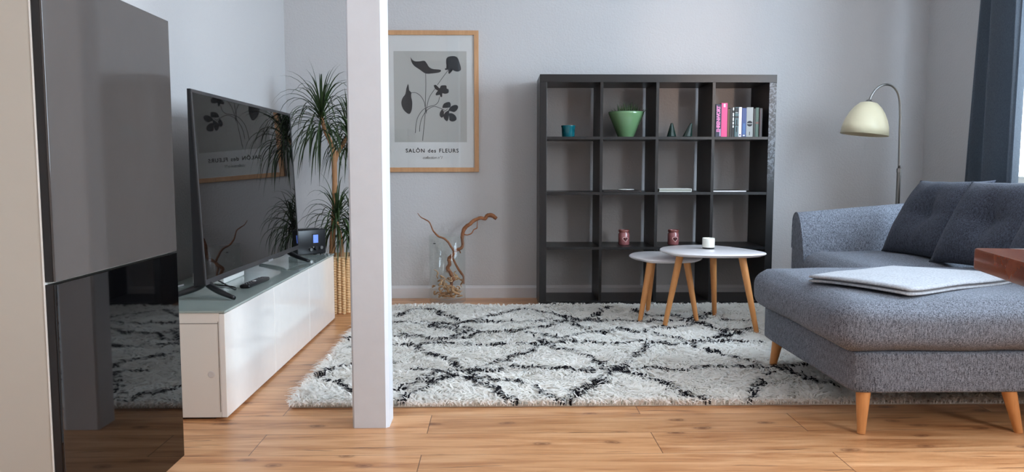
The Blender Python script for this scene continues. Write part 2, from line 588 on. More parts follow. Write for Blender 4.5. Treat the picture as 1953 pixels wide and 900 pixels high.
# square timber post, chamfered, floor to ceiling
bm = NB()
px0, px1, py0, py1, ch = -.497, -.372, 2.618, 2.735, .011
poly = [(px0 + ch * .6, py0), (px1 - ch, py0), (px1, py0 + ch), (px1, py1 - ch), (px1 - ch, py1), (px0 + ch, py1), (px0, py1 - ch), (px0, py0 + ch * .6)]
prism(bm, poly, 0, ZC)
o = link_mesh('post', bm, M_post)
tag(o, 'white painted square wooden post standing in front of the rug', 'post')
# thin drywall reveal behind the post, painted like it (post runs free otherwise)

# ------------------------------------------------------------------ fridge-like tall glass-front unit
fx, fy0, fy1 = -.93, 1.640, 2.262
cab = thing('cupboard', 'tall glass-fronted cupboard at the left edge, grey door above black door', 'cupboard', (-1.15, 1.95, 0))
M_side = pm('warm_grey_side_panel', (186, 182, 172), 0.55, var=0.02)
M_door_up = pm('grey_brown_glass', (74, 70, 68), 0.06, spec=0.5)
M_door_lo = pm('black_glass', (5, 5, 6), 0.03, spec=0.6)
M_edge = pm('black_door_edge', (24, 21, 21), 0.35)
M_bright = pm('bright_aluminium_edge', (225, 225, 222), 0.35)
bm = NB(); box(bm, (XL + .003, fy0, .03), (fx - .022, fy1, 1.300), .002); link_mesh('body', bm, M_side, cab)
bm = NB(); box(bm, (XL + .02, fy0 + .03, 0), (fx - .06, fy1 - .03, .03)); link_mesh('plinth', bm, M_edge, cab)
bm = NB(); box(bm, (fx - .0225, fy0 - .0015, .035), (fx - .0195, fy0 + .01, 1.300)); link_mesh('edge_trim', bm, M_bright, cab)
bm = NB(); box(bm, (fx - .019, fy0, .651), (fx - .002, fy1, 1.302), .001); d = link_mesh('door', bm, M_edge, cab)
bm = NB(); box(bm, (fx - .002, fy0 + .001, .651), (fx + .003, fy1, 1.302), .0008); link_mesh('glass_front', bm, M_door_up, d)
bm = NB(); box(bm, (fx - .019, fy0, .042), (fx - .002, fy1, .645), .001); d = link_mesh('door', bm, M_edge, cab)
bm = NB(); box(bm, (fx - .002, fy0 + .001, .042), (fx + .003, fy1, .645), .0008); link_mesh('glass_front', bm, M_door_lo, d)

# ------------------------------------------------------------------ sideboard
sx0, sx1, sy0, sy1, sz = XL + .018, -.955, 2.712, 4.545, .384
sb = thing('sideboard', 'long low white gloss sideboard with a grey glass top', 'sideboard', (-1.18, 3.63, 0))
bm = NB()
box(bm, (sx0, sy0, .010), (sx1 - .02, sy0 + .018, sz), .001); box(bm, (sx0, sy1 - .018, .010), (sx1 - .02, sy1, sz), .001)
box(bm, (sx0, sy0 + .018, sz - .036), (sx1 - .02, sy1 - .018, sz), .001); box(bm, (sx0, sy0 + .018, .010), (sx1 - .02, sy1 - .018, .028), .001)
box(bm, (sx0, sy0 + .018, .028), (sx0 + .01, sy1 - .018, sz - .036))
for yy in (3.31, 3.93): box(bm, (sx0 + .01, yy, .028), (sx1 - .02, yy + .016, sz - .036))
link_mesh('body', bm, pm('warm_white_foil', (226, 220, 212), 0.5, var=.015), sb)
bm = NB(); box(bm, (sx0 + .001, sy0 - .0012, sz - .038), (sx1 - .024, sy0, sz - .036)); box(bm, (sx1 - .0235, sy0 - .0012, .03), (sx1 - .0215, sy0, sz - .03))
link_mesh('panel_seam', bm, pm('seam_line_grey', (120, 112, 106), .7), sb)  # thin grey lines along the end panel seams
bm = NB()
vs = lathe(bm, [(0, .0016), (.010, .0016), (.0125, 0)], (0, 0, 0), 24)
bmesh.ops.transform(bm, matrix=frame_mtx(Vector((-1.007, sy0, .165)), Vector((1, 0, 0)), Vector((0, 0, 1)), Vector((0, -1, 0))), verts=vs)
link_mesh('cover_cap', bm, pm('grey_white_cap', (205, 200, 196), .4), sb)
bm = NB(); box(bm, (sx0 + .01, sy0 + .02, 0), (sx1 - .05, sy1 - .02, .011)); link_mesh('plinth', bm, M_edge, sb)
for a, b in ((sy0, 3.318), (3.322, 3.938), (3.942, sy1)):
    bm = NB(); box(bm, (sx1 - .0195, a, .010), (sx1, b, sz - .003), .0015); link_mesh('door', bm, M_white_gloss, sb)
t = NT('grey_green_glass')
t.l(t.mix(t.noise(t.coords(), 3), lin((150, 162, 157)), lin((160, 171, 166))), t.b.inputs['Base Color'])
t.b.inputs['Roughness'].default_value = .06; t.b.inputs['Specular IOR Level'].default_value = .8
M_gtop = t.m
bm = NB(); box(bm, (sx0 - .005, sy0 - .004, sz), (sx1 + .003, sy1 + .003, sz + .008), .0012); link_mesh('glass_top', bm, M_gtop, sb)
ztop = sz + .008

# ------------------------------------------------------------------ television
tx, ty0, ty1, tz0, tz1 = -1.133, 2.935, 4.285, .446, 1.182
TVL = .042


def lean(bm, yaw=True):
    for v in bm.verts:
        v.co.x += (tz1 - v.co.z) * TVL + (v.co.y - ty0) * .009
    return bm

tv = thing('television', 'large black flat screen television standing on the sideboard', 'television', (-1.14, 3.6, ztop))
bm = NB()
prism(bm, [(tx - .012, tz0), (tx + (tz1 - tz0) * TVL, tz0), (tx, tz1), (tx - .012, tz1)], ty0, ty1, 'y', bev=.002)
for v in bm.verts: v.co.x += (v.co.y - ty0) * .009
link_mesh('casing', bm, M_black_plastic, tv)
bm = NB()
prism(bm, [(ty0 + .12, tz0 + .05), (ty1 - .12, tz0 + .05), (ty1 - .12, tz0 + .42), (ty1 - .25, tz0 + .5), (ty0 + .25, tz0 + .5), (ty0 + .12, tz0 + .42)], tx - .050, tx - .015, 'x', bev=.008)
link_mesh('back_cover', bm, M_black_plastic, tv)
bm = NB(); box(bm, (tx - .001, ty0 + .013, tz0 + .022), (tx + .0012, ty1 - .013, tz1 - .013)); link_mesh('screen', lean(bm), M_screen, tv)
bm = NB()
for a, b, c, d_ in ((ty0 + .001, ty1 - .001, tz0 + .001, tz0 + .022), (ty0 + .001, ty1 - .001, tz1 - .013, tz1 - .001), (ty0 + .001, ty0 + .013, tz0 + .022, tz1 - .013), (ty1 - .013, ty1 - .001, tz0 + .022, tz1 - .013)):
    box(bm, (tx - .001, a, c), (tx + .003, b, d_), .001)
link_mesh('bezel', lean(bm), pm('dark_grey_bezel', (52, 51, 53), .3), tv)
bm = NB(); box(bm, (tx + .001, 3.72, tz0 - .004), (tx + .005, 3.79, tz0 + .006), .001); link_mesh('logo_bar', lean(bm), pm('grey_logo_bar', (140, 140, 142), .3), tv)
for yy, dy in ((2.990, -.065), (4.150, -.055)):
    bm = NB()
    for s in (1, -1):
        tube(bm, [(tx + .012, yy, tz0 + .012), (tx + .012 + s * .024, yy - .004, tz0 - .010), (tx + .012 + s * .070, yy + dy * .5, tz0 - .028), (tx + .012 + s * .130, yy + dy, ztop + .010)], [.020, .017, .014, .010], 8, 4, flat=.8)
    link_mesh('foot', bm, M_black_plastic, tv, smooth=True)

# items on the sideboard
rm = thing('remote_control', 'black remote control lying on the glass sideboard top', 'remote control', (-1.04, 3.33, ztop))
mr = Matrix.Translation((-1.038, 3.335, ztop)) @ Matrix.Rotation(math.radians(-3), 4, 'Z')
bm = NB(); box(bm, (-.021, -.125, .001), (.021, .125, .017), .007, 3, mtx=mr); link_mesh('body', bm, M_black_plastic, rm, smooth=True)
bm = NB()
for iy in range(9):
    for ix in range(3):
        if (iy, ix) in ((4, 1),): continue
        x = -.012 + ix * .012; y = -.1 + iy * .022
        vs = lathe(bm, [(.0038, 0), (.0034, .0018), (0, .0019)], (x, y, .0165), 10)
        bmesh.ops.transform(bm, matrix=mr, verts=vs)
link_mesh('buttons', bm, pm('grey_button_rubber', (95, 95, 98), .4), rm)
bm = NB(); vs = lathe(bm, [(.0095, 0), (.009, .002), (0, .0022)], (0, -.012, .0165), 20); bmesh.ops.transform(bm, matrix=mr, verts=vs)
link_mesh('round_pad', bm, pm('silver_pad', (190, 190, 190), .3), rm)

bm = NB(); box(bm, (-1.31, 3.35, ztop), (-1.175, 3.62, ztop + .05), .006, 3)  # added white box, stands in for the pale wall reflection in the glass top
tag(link_mesh('reflection_box', bm, M_white_lac, auto=40), 'flat white box added behind the television for the wall reflection in the glass top', 'reflection stand-in')
bm = NB()
tube(bm, [(-1.175, 3.12, .52), (-1.165, 3.12, .47), (-1.11, 3.15, .425), (-1.07, 3.17, ztop + .004), (-1.10, 3.24, ztop + .004), (-1.2, 3.3, ztop + .004)], .003, 8, 6)
tag(link_mesh('cable', bm, M_black_plastic, smooth=True), 'thin black cable hanging below the television onto the glass top', 'cable')
bm = NB()
tube(bm, [(-1.40, 3.28, .66), (-1.395, 3.24, .56), (-1.38, 3.22, .47), (-1.37, 3.2, ztop + .004), (-1.33, 3.3, ztop + .004)], .0035, 8, 6)
tag(link_mesh('cable', bm, pm('white_cable_sheath', (200, 200, 200), .4), smooth=True), 'pale grey cable running down the wall behind the television', 'cable')

# internet radio
ra = Vector((-1.122, 4.375, ztop)); rb = Vector((-.992, 4.515, ztop))
rdx = (rb - ra).normalized(); rdn = Vector((rdx.y, -rdx.x, 0))   # outward front normal
rad = thing('radio', 'black table radio with a small blue display on the sideboard end', 'radio', (ra + rb) / 2)
Lr = (rb - ra).length
mR = frame_mtx(ra, rdx, -rdn, Vector((0, 0, 1)))
bm = NB(); box(bm, (0, 0, .006), (Lr, .095, .148), .006, 3, mtx=mR); link_mesh('body', bm, M_black_plastic, rad, auto=40)
for x in (.02, Lr - .02):
    for y in (.015, .08):
        bm = NB(); box(bm, (x - .008, y - .006, 0), (x + .008, y + .006, .007), mtx=mR)
        link_mesh('foot', bm, M_edge, rad)
bm = NB(); box(bm, (.03, .02, .148), (Lr - .03, .075, .152), .002, mtx=mR); link_mesh('top_panel', bm, M_edge, rad)
bm = NB(); box(bm, (.100, -.002, .066), (.142, .001, .122), mtx=mR); link_mesh('display_bezel', bm, M_edge, rad)
t = NT('blue_display'); t.b.inputs['Base Color'].default_value = lin((80, 110, 200))
t.l(t.mix(t.noise(t.coords((1, 1, 1)), 120, 2), lin((70, 105, 205)), lin((120, 145, 215))), t.b.inputs['Emission Color'])
t.b.inputs['Emission Strength'].default_value = .75
bm = NB(); box(bm, (.105, -.0032, .071), (.137, -.0012, .117), mtx=mR); link_mesh('display', bm, t.m, rad)
for x, z, r in ((.085, .035, .010), (.100, .048, .005), (.122, .040, .012), (.155, .042, .010)):
    bm = NB(); vs = lathe(bm, [(r, 0), (r, .010), (r * .85, .012), (0, .012)], (0, 0, 0), 18)
    bmesh.ops.transform(bm, matrix=mR @ frame_mtx(Vector((x, 0, z)), Vector((1, 0, 0)), Vector((0, 0, 1)), Vector((0, -1, 0))), verts=vs)
    link_mesh('knob', bm, M_metal if r < .012 else M_black_plastic, rad, auto=40)

# ------------------------------------------------------------------ plant in basket
M_leaf = pm('dracaena_green', (44, 62, 30), .45, var=.35, vscale=6)
M_trunk = pm('tan_cane_bark', (168, 122, 84), .8, var=.25, vscale=40, bump=.5, bscale=60, bdist=.004)
pc = Vector((-1.0, 4.86, 0)) + Vector((.035, 0, 0))
pl = thing('potted_dracaena', 'tall dragon tree with thin arching leaves in a woven basket', 'potted plant', pc)
# basket
bm = NB(); SEG = 30 * 8; ROW = 22 * 7; Rb = .128; Hb = .345; rings = []
for j in range(ROW + 1):
    z = Hb * j / ROW; ring = []
    for i in range(SEG):
        th = 2 * PI * i / SEG; k = 30 * th / (2 * PI)
        ph = 22 * j / ROW
        col = int(k) % 2
        a = abs(math.sin(PI * k)) ** .7; b = abs(math.sin(PI * (ph + .5 * col))) ** .8
        r = Rb + .020 * (a * b) ** .8 - .008
        ring.append(bm.verts.new((pc.x + r * math.cos(th), pc.y + r * math.sin(th), z)))
    rings.append(ring)
for a, b in zip(rings, rings[1:]):
    for i in range(SEG): bm.faces.new((a[i], a[(i + 1) % SEG], b[(i + 1) % SEG], b[i]))
bm.faces.new(list(reversed(rings[0])))
lathe(bm, [(Rb + .006, Hb), (Rb, Hb + .006), (Rb - .008, Hb), (Rb - .008, Hb - .06)], pc, 60)
link_mesh('basket', bm, pm('straw_weave', (222, 186, 140), .7, var=.15, vscale=60), pl, smooth=True)
bm = NB(); lathe(bm, [(Rb - .006, Hb - .04), (.06, Hb - .03), (0, Hb - .028)], pc, 30)
link_mesh('soil', bm, pm('dark_potting_soil', (40, 30, 24), .95, var=.4, vscale=80, bump=1, bscale=90), pl)
bm = NB()
tube(bm, [(-1.03, 4.86, .30), (-1.026, 4.86, .45), (-1.012, 4.86, .62), (-1.005, 4.86, .85), (-1.010, 4.86, 1.0)], [.020, .018, .016, .016, .017], 12, 6, .06)
tube(bm, [(-1.010, 4.86, .99), (-1.025, 4.85, 1.05), (-1.055, 4.84, 1.12), (-1.075, 4.84, 1.21)], [.015, .014, .012, .009], 10, 6, .06)
tube(bm, [(-1.010, 4.86, .90), (-.985, 4.87, .98), (-.945, 4.88, 1.05), (-.915, 4.88, 1.11)], [.014, .012, .011, .008], 10, 6, .06)
tube(bm, [(-.97, 4.83, .30), (-.965, 4.83, .42), (-.985, 4.80, .56)], [.016, .013, .010], 10, 6, .06)
tube(bm, [(-.93, 4.89, .30), (-.91, 4.89, .40), (-.90, 4.88, .52)], [.014, .012, .009], 10, 6, .06)
link_mesh('trunk', bm, M_trunk, pl, smooth=True)


def clamp_leaf(p):
    # keep clear of the walls, post and TV unit
    p.x = max(p.x, XL + .02); p.y = min(p.y, YB - .02)
    return p


def head(top, zlo, n, L, seed, W=.012, lift=.55):
    rr = random.Random(seed); bm = NB()
    for k in range(n):
        f = k / n
        base = Vector((top[0], top[1], zlo + (top[2] - zlo) * f)) + Vector((rr.uniform(-.01, .01), rr.uniform(-.01, .01), 0))
        az = k * 2.399 + rr.uniform(-.3, .3)
        el = -0.25 + 1.70 * f ** 1.0 + rr.uniform(-.15, .15)
        d = Vector((math.cos(az) * math.cos(el), math.sin(az) * math.cos(el), math.sin(el)))
        ln = L * rr.uniform(.75, 1.1) * (1 - .30 * max(0, f - .85) / .15)
        droop = (1.15 - .80 * f ** 3) * rr.uniform(.8, 1.3) * 3.4
        p = base.copy(); pts = [p.copy()]; dirs = [d.copy()]; N = 9
        for s in range(N):
            t = (s + 1) / N
            d = (d + Vector((0, 0, -1)) * droop * .18 * t * (1 if d.z > -.93 else .1)).normalized()
            p = p + d * ln / N; p = clamp_leaf(p); pts.append(p.copy()); dirs.append(d.copy())
        Ls = []; Cs = []; Rs = []
        for i, q in enumerate(pts):
            t = i / N; wd = W * (0.55 + 1.2 * t) if t < .3 else W * .95 * (1 - ((t - .3) / .7) ** 1.8)
            wd = max(wd, .0008)
            side = dirs[i].cross(Vector((0, 0, 1)))
            if side.length < .05: side = Vector((-math.sin(az), math.cos(az), 0))
            side.normalize(); nrm = side.cross(dirs[i])
            Ls.append(bm.verts.new(q - side * wd / 2 + nrm * wd * .25)); Rs.append(bm.verts.new(q + side * wd / 2 + nrm * wd * .25)); Cs.append(bm.verts.new(q))
        for i in range(N):
            bm.faces.new((Ls[i], Cs[i], Cs[i + 1], Ls[i + 1])); bm.faces.new((Cs[i], Rs[i], Rs[i + 1], Cs[i + 1]))
    return bm


for top, zlo, n, L, sd in (((-1.075, 4.84, 1.225), 1.12, 110, .41, 1), ((-.915, 4.88, 1.12), 1.02, 80, .34, 2),
                          ((-.985, 4.80, .60), .52, 80, .31, 3), ((-.90, 4.88, .56), .48, 65, .27, 4)):
    link_mesh('foliage', head(top, zlo, n, L, sd), M_leaf, pl, smooth=True)

# ------------------------------------------------------------------ framed print
fl, fr, fb, ft = -.762, -.122, .862, 1.80
FY = YB - .024
pic = thing('framed_poster', 'oak-framed botanical flower poster hanging on the back wall', 'picture', ((fl + fr) / 2, YB - .01, fb))
bm = NB(); fw = .030
for lo, hi in (((fl, FY, fb), (fl + fw, YB - .002, ft)), ((fr - fw, FY, fb), (fr, YB - .002, ft)), ((fl + fw, FY, ft - fw), (fr - fw, YB - .002, ft)), ((fl + fw, FY, fb), (fr - fw, YB - .002, fb + fw))):
    box(bm, lo, hi, .0015)
link_mesh('frame', bm, M_frame, pic)
bm = NB(); box(bm, (fl + fw, YB - .012, fb + fw), (fr - fw, YB - .004, ft - fw)); link_mesh('paper', bm, pm('off_white_paper', (196, 196, 194), .6, var=.01), pic)
AY = YB - .0135
bm = NB(); box(bm, (-.689, YB - .0128, 1.062), (-.203, YB - .012, 1.665)); link_mesh('print_ground', bm, pm('greige_print', (163, 162, 157), .6, var=.01), pic)
ART = [
 [(-0.576, 1.625), (-0.564, 1.608), (-0.545, 1.598), (-0.515, 1.598), (-0.486, 1.602), (-0.47, 1.588), (-0.454, 1.562), (-0.428, 1.548), (-0.384, 1.544), (-0.373, 1.537), (-0.384, 1.526), (-0.428, 1.519), (-0.476, 1.518), (-0.516, 1.544), (-0.553, 1.569), (-0.571, 1.598)],
 [(-0.596, 1.448), (-0.59, 1.434), (-0.588, 1.409), (-0.573, 1.391), (-0.576, 1.369), (-0.568, 1.332), (-0.571, 1.281), (-0.586, 1.251), (-0.608, 1.259), (-0.63, 1.284), (-0.641, 1.321), (-0.633, 1.354), (-0.613, 1.383), (-0.606, 1.42)],
 [(-0.339, 1.61), (-0.324, 1.628), (-0.287, 1.633), (-0.262, 1.621), (-0.249, 1.588), (-0.241, 1.559), (-0.242, 1.541), (-0.262, 1.531), (-0.288, 1.537), (-0.31, 1.552), (-0.314, 1.519), (-0.324, 1.521), (-0.325, 1.544), (-0.343, 1.541), (-0.347, 1.551), (-0.328, 1.559), (-0.339, 1.581)],
 [(-0.423, 1.438), (-0.407, 1.442), (-0.385, 1.42), (-0.374, 1.438), (-0.34, 1.439), (-0.337, 1.42), (-0.324, 1.413), (-0.325, 1.391), (-0.348, 1.384), (-0.367, 1.387), (-0.367, 1.365), (-0.379, 1.365), (-0.385, 1.38), (-0.406, 1.373), (-0.409, 1.387), (-0.385, 1.398), (-0.414, 1.416)],
 [(-0.366, 1.29), (-0.356, 1.318), (-0.326, 1.33), (-0.312, 1.322), (-0.313, 1.296), (-0.342, 1.29)],
 [(-0.325, 1.272), (-0.308, 1.3), (-0.278, 1.311), (-0.261, 1.3), (-0.268, 1.278), (-0.29, 1.263)],
 [(-0.323, 1.252), (-0.297, 1.253), (-0.275, 1.233), (-0.274, 1.211), (-0.298, 1.2), (-0.32, 1.211)],
 [(-0.349, 1.259), (-0.323, 1.274), (-0.322, 1.244), (-0.327, 1.215), (-0.338, 1.202), (-0.357, 1.222), (-0.358, 1.244)],
 [(-0.37, 1.281), (-0.357, 1.266), (-0.358, 1.237), (-0.372, 1.226), (-0.385, 1.241), (-0.382, 1.263)]]
STEMS = [[(-0.476, 1.518), (-0.476, 1.435), (-0.479, 1.34), (-0.482, 1.252), (-0.491, 1.163), (-0.501, 1.071)], [(-0.573, 1.391), (-0.544, 1.391), (-0.511, 1.369), (-0.489, 1.332), (-0.481, 1.296), (-0.474, 1.252)], [(-0.325, 1.541), (-0.362, 1.493), (-0.399, 1.442)], [(-0.416, 1.416), (-0.452, 1.362), (-0.471, 1.296), (-0.474, 1.259)], [(-0.385, 1.365), (-0.393, 1.332), (-0.415, 1.31), (-0.453, 1.300), (-0.497, 1.277), (-0.531, 1.229), (-0.544, 1.178), (-0.549, 1.123)], [(-0.349, 1.274), (-0.379, 1.288), (-0.423, 1.300), (-0.467, 1.277), (-0.501, 1.23), (-0.517, 1.178), (-0.521, 1.132)], [(-.33, 1.285), (-.345, 1.272), (-.36, 1.262)]]
bm = NB()
for poly in ART:
    n = len(poly); P = [Vector((poly[i % n][0], 0, poly[i % n][1])) for i in range(-2, n + 3)]
    sm = catmull(P, 4)[8:-12]
    vs = [bm.verts.new((p.x, AY, p.z)) for p in sm]
    f = bm.faces.new(vs)
    bmesh.ops.triangulate(bm, faces=[f])
for st in STEMS:
    c = catmull([(x, AY, z) for x, z in st], 6)
    L, R_ = [], []
    for i, p in enumerate(c):
        d = (c[min(i + 1, len(c) - 1)] - c[max(i - 1, 0)]).normalized(); s = Vector((d.z, 0, -d.x)) * .0016
        L.append(bm.verts.new(p - s)); R_.append(bm.verts.new(p + s))
    for i in range(len(c) - 1): bm.faces.new((L[i], R_[i], R_[i + 1], L[i + 1]))
M_ink = pm('black_print_ink', (17, 18, 22), .6)
link_mesh('flower_print', bm, M_ink, pic)
mt = lambda x, z, y=AY: frame_mtx(Vector((x, y, z)), Vector((1, 0, 0)), Vector((0, 0, 1)), Vector((0, -1, 0)))
for word, wx in (('SALÔN', -.551), ('des', -.439), ('FLEURS', -.325)):
    link_mesh('lettering', text_bm(word, .0362, mt(wx, 1.004), .0003, 1.18, bold=.0005), M_ink, pic)
link_mesh('script_line', text_bm('collection n°1', .027, mt(-.436, .958), .0003, .9, shear=.4), pm('grey_print_ink', (92, 92, 92), .6), pic)
bm = NB(); box(bm, (fl + fw, YB - .0175, fb + fw), (fr - fw, YB - .0155, ft - fw)); link_mesh('glazing', bm, thin_glass('picture_glazing', (1, 1, 1), .12), pic)

# ------------------------------------------------------------------ glass vase with branch
vc = Vector((-.331, 5.152, 0)); vr = .121; vh = .445
vase = thing('glass_vase', 'tall clear cylinder vase on the floor by the back wall', 'vase', vc)
bm = NB(); lathe(bm, [(0, .003), (vr - .006, .003), (vr, .009), (vr, vh - .003), (vr - .003, vh), (vr - .006, vh - .003), (vr - .006, .03), (vr - .02, .024), (0, .024)], vc, 64)
link_mesh('glass', bm, thin_glass('clear_vase_glass', (.972, .982, .977), .26, lo=.02), vase, auto=50)
bm = NB(); box(bm, (-.415, vc.y - vr + .016, .398), (-.400, vc.y - vr + .0175, .403)); link_mesh('sticker', bm, M_edge, vase)
M_branch = pm('twisted_hazel_bark', (134, 84, 52), .75, var=.45, vscale=35, bump=.8, bscale=70, bdist=.004)
M_root = pm('pale_twisted_wood', (184, 146, 108), .7, var=.4, vscale=30)
br = thing('dried_branch', 'twisted brown corkscrew branch standing in the glass vase', 'branch', (vc.x, vc.y, .03))
Yv = vc.y
bm = NB()
tube(bm, [(-.30, Yv, .06), (-.305, Yv + .01, .13), (-.290, Yv - .02, .155), (-.315, Yv + .01, .20), (-.330, Yv, .225), (-.315, Yv - .01, .255), (-.322, Yv + .01, .285), (-.300, Yv, .31), (-.280, Yv, .335)], [.008, .010, .012, .012, .013, .012, .011, .012, .011], 10, 8, .16)
tube(bm, [(-.284, Yv, .335), (-.310, Yv, .375), (-.325, Yv, .40), (-.355, Yv, .425), (-.388, Yv, .438), (-.415, Yv, .465), (-.428, Yv, .485), (-.447, Yv, .53), (-.475, Yv, .55), (-.503, Yv, .565), (-.525, Yv, .592)], [.008, .007, .007, .0065, .006, .005, .004, .004, .003, .002], 9, 6, .14)
tube(bm, [(-.284, Yv, .335), (-.262, Yv - .01, .352), (-.238, Yv, .36), (-.228, Yv + .01, .385), (-.232, Yv, .42), (-.227, Yv, .46), (-.212, Yv, .495), (-.180, Yv - .01, .52), (-.150, Yv, .545), (-.110, Yv, .560), (-.082, Yv, .555), (-.062, Yv, .577), (-.030, Yv - .01, .575), (-.004, Yv - .01, .555)], [.010, .009, .010, .010, .011, .012, .013, .012, .012, .011, .012, .013, .013, .012], 10, 6, .16)
tube(bm, [(-.222, Yv, .452), (-.198, Yv, .447), (-.170, Yv, .458), (-.155, Yv, .482), (-.135, Yv, .492), (-.132, Yv, .51), (-.131, Yv, .548)], [.005, .004, .004, .0035, .004, .003, .002], 7, 6, .1)
tube(bm, [(-.262, Yv, .35), (-.247, Yv, .338), (-.244, Yv, .325)], [.005, .004, .004], 6, 4, .1)
tube(bm, [(-.300, Yv, .30), (-.270, Yv + .02, .235), (-.245, Yv + .02, .195), (-.225, Yv, .17), (-.222, Yv, .12)], [.007, .007, .008, .007, .005], 8, 6, .15)
link_mesh('stem', bm, M_branch, br, smooth=True)
bm = NB(); r3 = random.Random(5)
for k in range(36):
    a = r3.uniform(0, 2 * PI); rr_ = r3.uniform(.02, .095); z = r3.uniform(.035, .17)
    if z > .11: rr_ *= .8
    p = Vector((vc.x + rr_ * math.cos(a), vc.y + rr_ * math.sin(a), z)); pts = [p.copy()]
    for s in range(5):
        q = p + Vector((r3.uniform(-.03, .03), r3.uniform(-.03, .03), r3.uniform(-.026, .022)))
        d = Vector((q.x - vc.x, q.y - vc.y)); 
        if d.length > .10: q.x = vc.x + d.x / d.length * .10; q.y = vc.y + d.y / d.length * .10
        q.z = max(q.z, .034); p = q; pts.append(p.copy())
    tube(bm, pts, [.003, r3.uniform(.004, .009), .002], 7, 5, .2)
link_mesh('root_tangle', bm, M_root, br, smooth=True)

# ------------------------------------------------------------------ bookshelf 4x4
bs = thing('bookshelf', 'black-brown open four by four cube bookshelf against the back wall', 'bookshelf', (1.012, 5.09, 0))
Y0, Y1 = 4.92, 5.275
VX = [(.268, .312), (.647, .665), (.998, 1.016), (1.352, 1.370), (1.709, 1.756)]
HZ = [(.0, .040), (.371, .388), (.720, .737), (1.068, 1.085), (1.422, 1.471)]
bm = NB(); box(bm, (VX[0][0], Y0, HZ[4][0]), (VX[4][1], Y1, HZ[4][1]), .0015); link_mesh('top_panel', bm, M_shelf, bs)
bm = NB(); box(bm, (VX[0][0], Y0, 0), (VX[4][1], Y1, .04), .0015); link_mesh('bottom_panel', bm, M_shelf, bs)


def worn(name):
    t = NT(name); v = t.coords()
    nb = t.noise(v, 75, 4, .6, .4)
    gx = t.n('ShaderNodeSeparateXYZ'); tc = t.t.nodes.new('ShaderNodeTexCoord'); t.l(tc.outputs['Object'], gx.inputs[0])
    zz = t.math('MULTIPLY', gx.outputs[2], 1.0)
    band = t.ramp(zz, [(.78, (0, 0, 0, 1)), (.92, (1, 1, 1, 1))])
    fr_ = t.math('LESS_THAN', gx.outputs[1], -0.166)
    band = t.math('MULTIPLY', band, fr_)
    f = t.math('MULTIPLY', t.ramp(nb, [(.50, (0, 0, 0, 1)), (.53, (1, 1, 1, 1))]), band)
    t.l(t.mix(f, lin((24, 23, 24)), lin((100, 102, 108))), t.b.inputs['Base Color'])
    t.b.inputs['Roughness'].default_value = .38
    return t.m


bm = NB(); box(bm, (VX[0][0], Y0, .04), (VX[0][1], Y1, 1.422), .0015); link_mesh('side_panel', bm, M_shelf, bs)
bm = NB(); box(bm, (VX[4][0], Y0, .04), (VX[4][1], Y1, 1.422), .0015); link_mesh('side_panel', bm, worn('scuffed_veneer'), bs)['label'] = 'right side panel with pale scuffed front edge'
for a, b in VX[1:4]:
    bm = NB(); box(bm, (a, Y0 + .001, .04), (b, Y1, 1.422)); link_mesh('divider', bm, M_shelf, bs)
for a, b in HZ[1:4]:
    for i in range(4):
        bm = NB(); box(bm, (VX[i][1], Y0 + .002, a), (VX[i + 1][0], Y1, b)); link_mesh('shelf_board', bm, M_shelf, bs)

# --- things on the shelf
zs3, zs2, zs1 = 1.085, .737, .388
c = Vector((.456, 5.02, zs3))
cup = thing('tealight_glass', 'small teal glass tealight holder in the top left shelf cell', 'candle holder', c)
t = NT('teal_glass'); t.l(t.mix(t.noise(t.coords(), 30), lin((16, 96, 108)), lin((30, 120, 130))), t.b.inputs['Base Color']); t.b.inputs['Roughness'].default_value = .08
t.b.inputs['Transmission Weight'].default_value = .45
bm = NB(); lathe(bm, [(0, .001), (.038, .001), (.0405, .006), (.043, .060), (.046, .068), (.046, .074), (.041, .074), (.039, .012), (0, .012)], c, 36); link_mesh('glass', bm, t.m, cup, auto=40)
bm = NB(); lathe(bm, [(0, .012), (.019, .012), (.019, .027), (0, .028)], c, 24); link_mesh('candle', bm, pm('teal_wax', (60, 150, 150), .5), cup)

c = Vector((.832, 5.06, zs3))
pot = thing('potted_succulent', 'light green tapered ceramic pot with a spiky succulent on the shelf', 'potted plant', c)
bm = NB(); lathe(bm, [(0, .001), (.048, .001), (.052, .004), (.112, .148), (.115, .162), (.111, .164), (.107, .150), (.095, .125), (0, .125)], c, 56); link_mesh('pot', bm, pm('sage_green_glaze', (104, 138, 98), .16, var=.1, vscale=8, coat=.5), pot, smooth=True)
bm = NB(); lathe(bm, [(.103, .138), (.05, .142), (0, .143)], c, 30); link_mesh('soil', bm, pm('dark_soil', (38, 32, 26), .95, var=.4, vscale=90), pot)
bm = NB(); r4 = random.Random(9)
for cx, cy, nn, L in ((-.045, -.02, 14, .05), (.0, .0, 18, .06), (.03, -.015, 12, .06), (.07, -.02, 12, .045)):
    for k in range(nn):
        a = r4.uniform(0, 2 * PI); e = r4.uniform(.5, 1.4)
        b = c + Vector((cx, cy, .14)); d = Vector((math.cos(a) * math.cos(e), math.sin(a) * math.cos(e), math.sin(e)))
        l_ = L * 1.5 * r4.uniform(.7, 1.1)
        tube(bm, [b, b + d * l_ * .5 + Vector((0, 0, -.002)), b + d * l_ + Vector((0, 0, .006))], [.005, .004, .0006], 5, 3)
link_mesh('leaves', bm, pm('succulent_green', (62, 78, 48), .5, var=.3), pot, smooth=True)

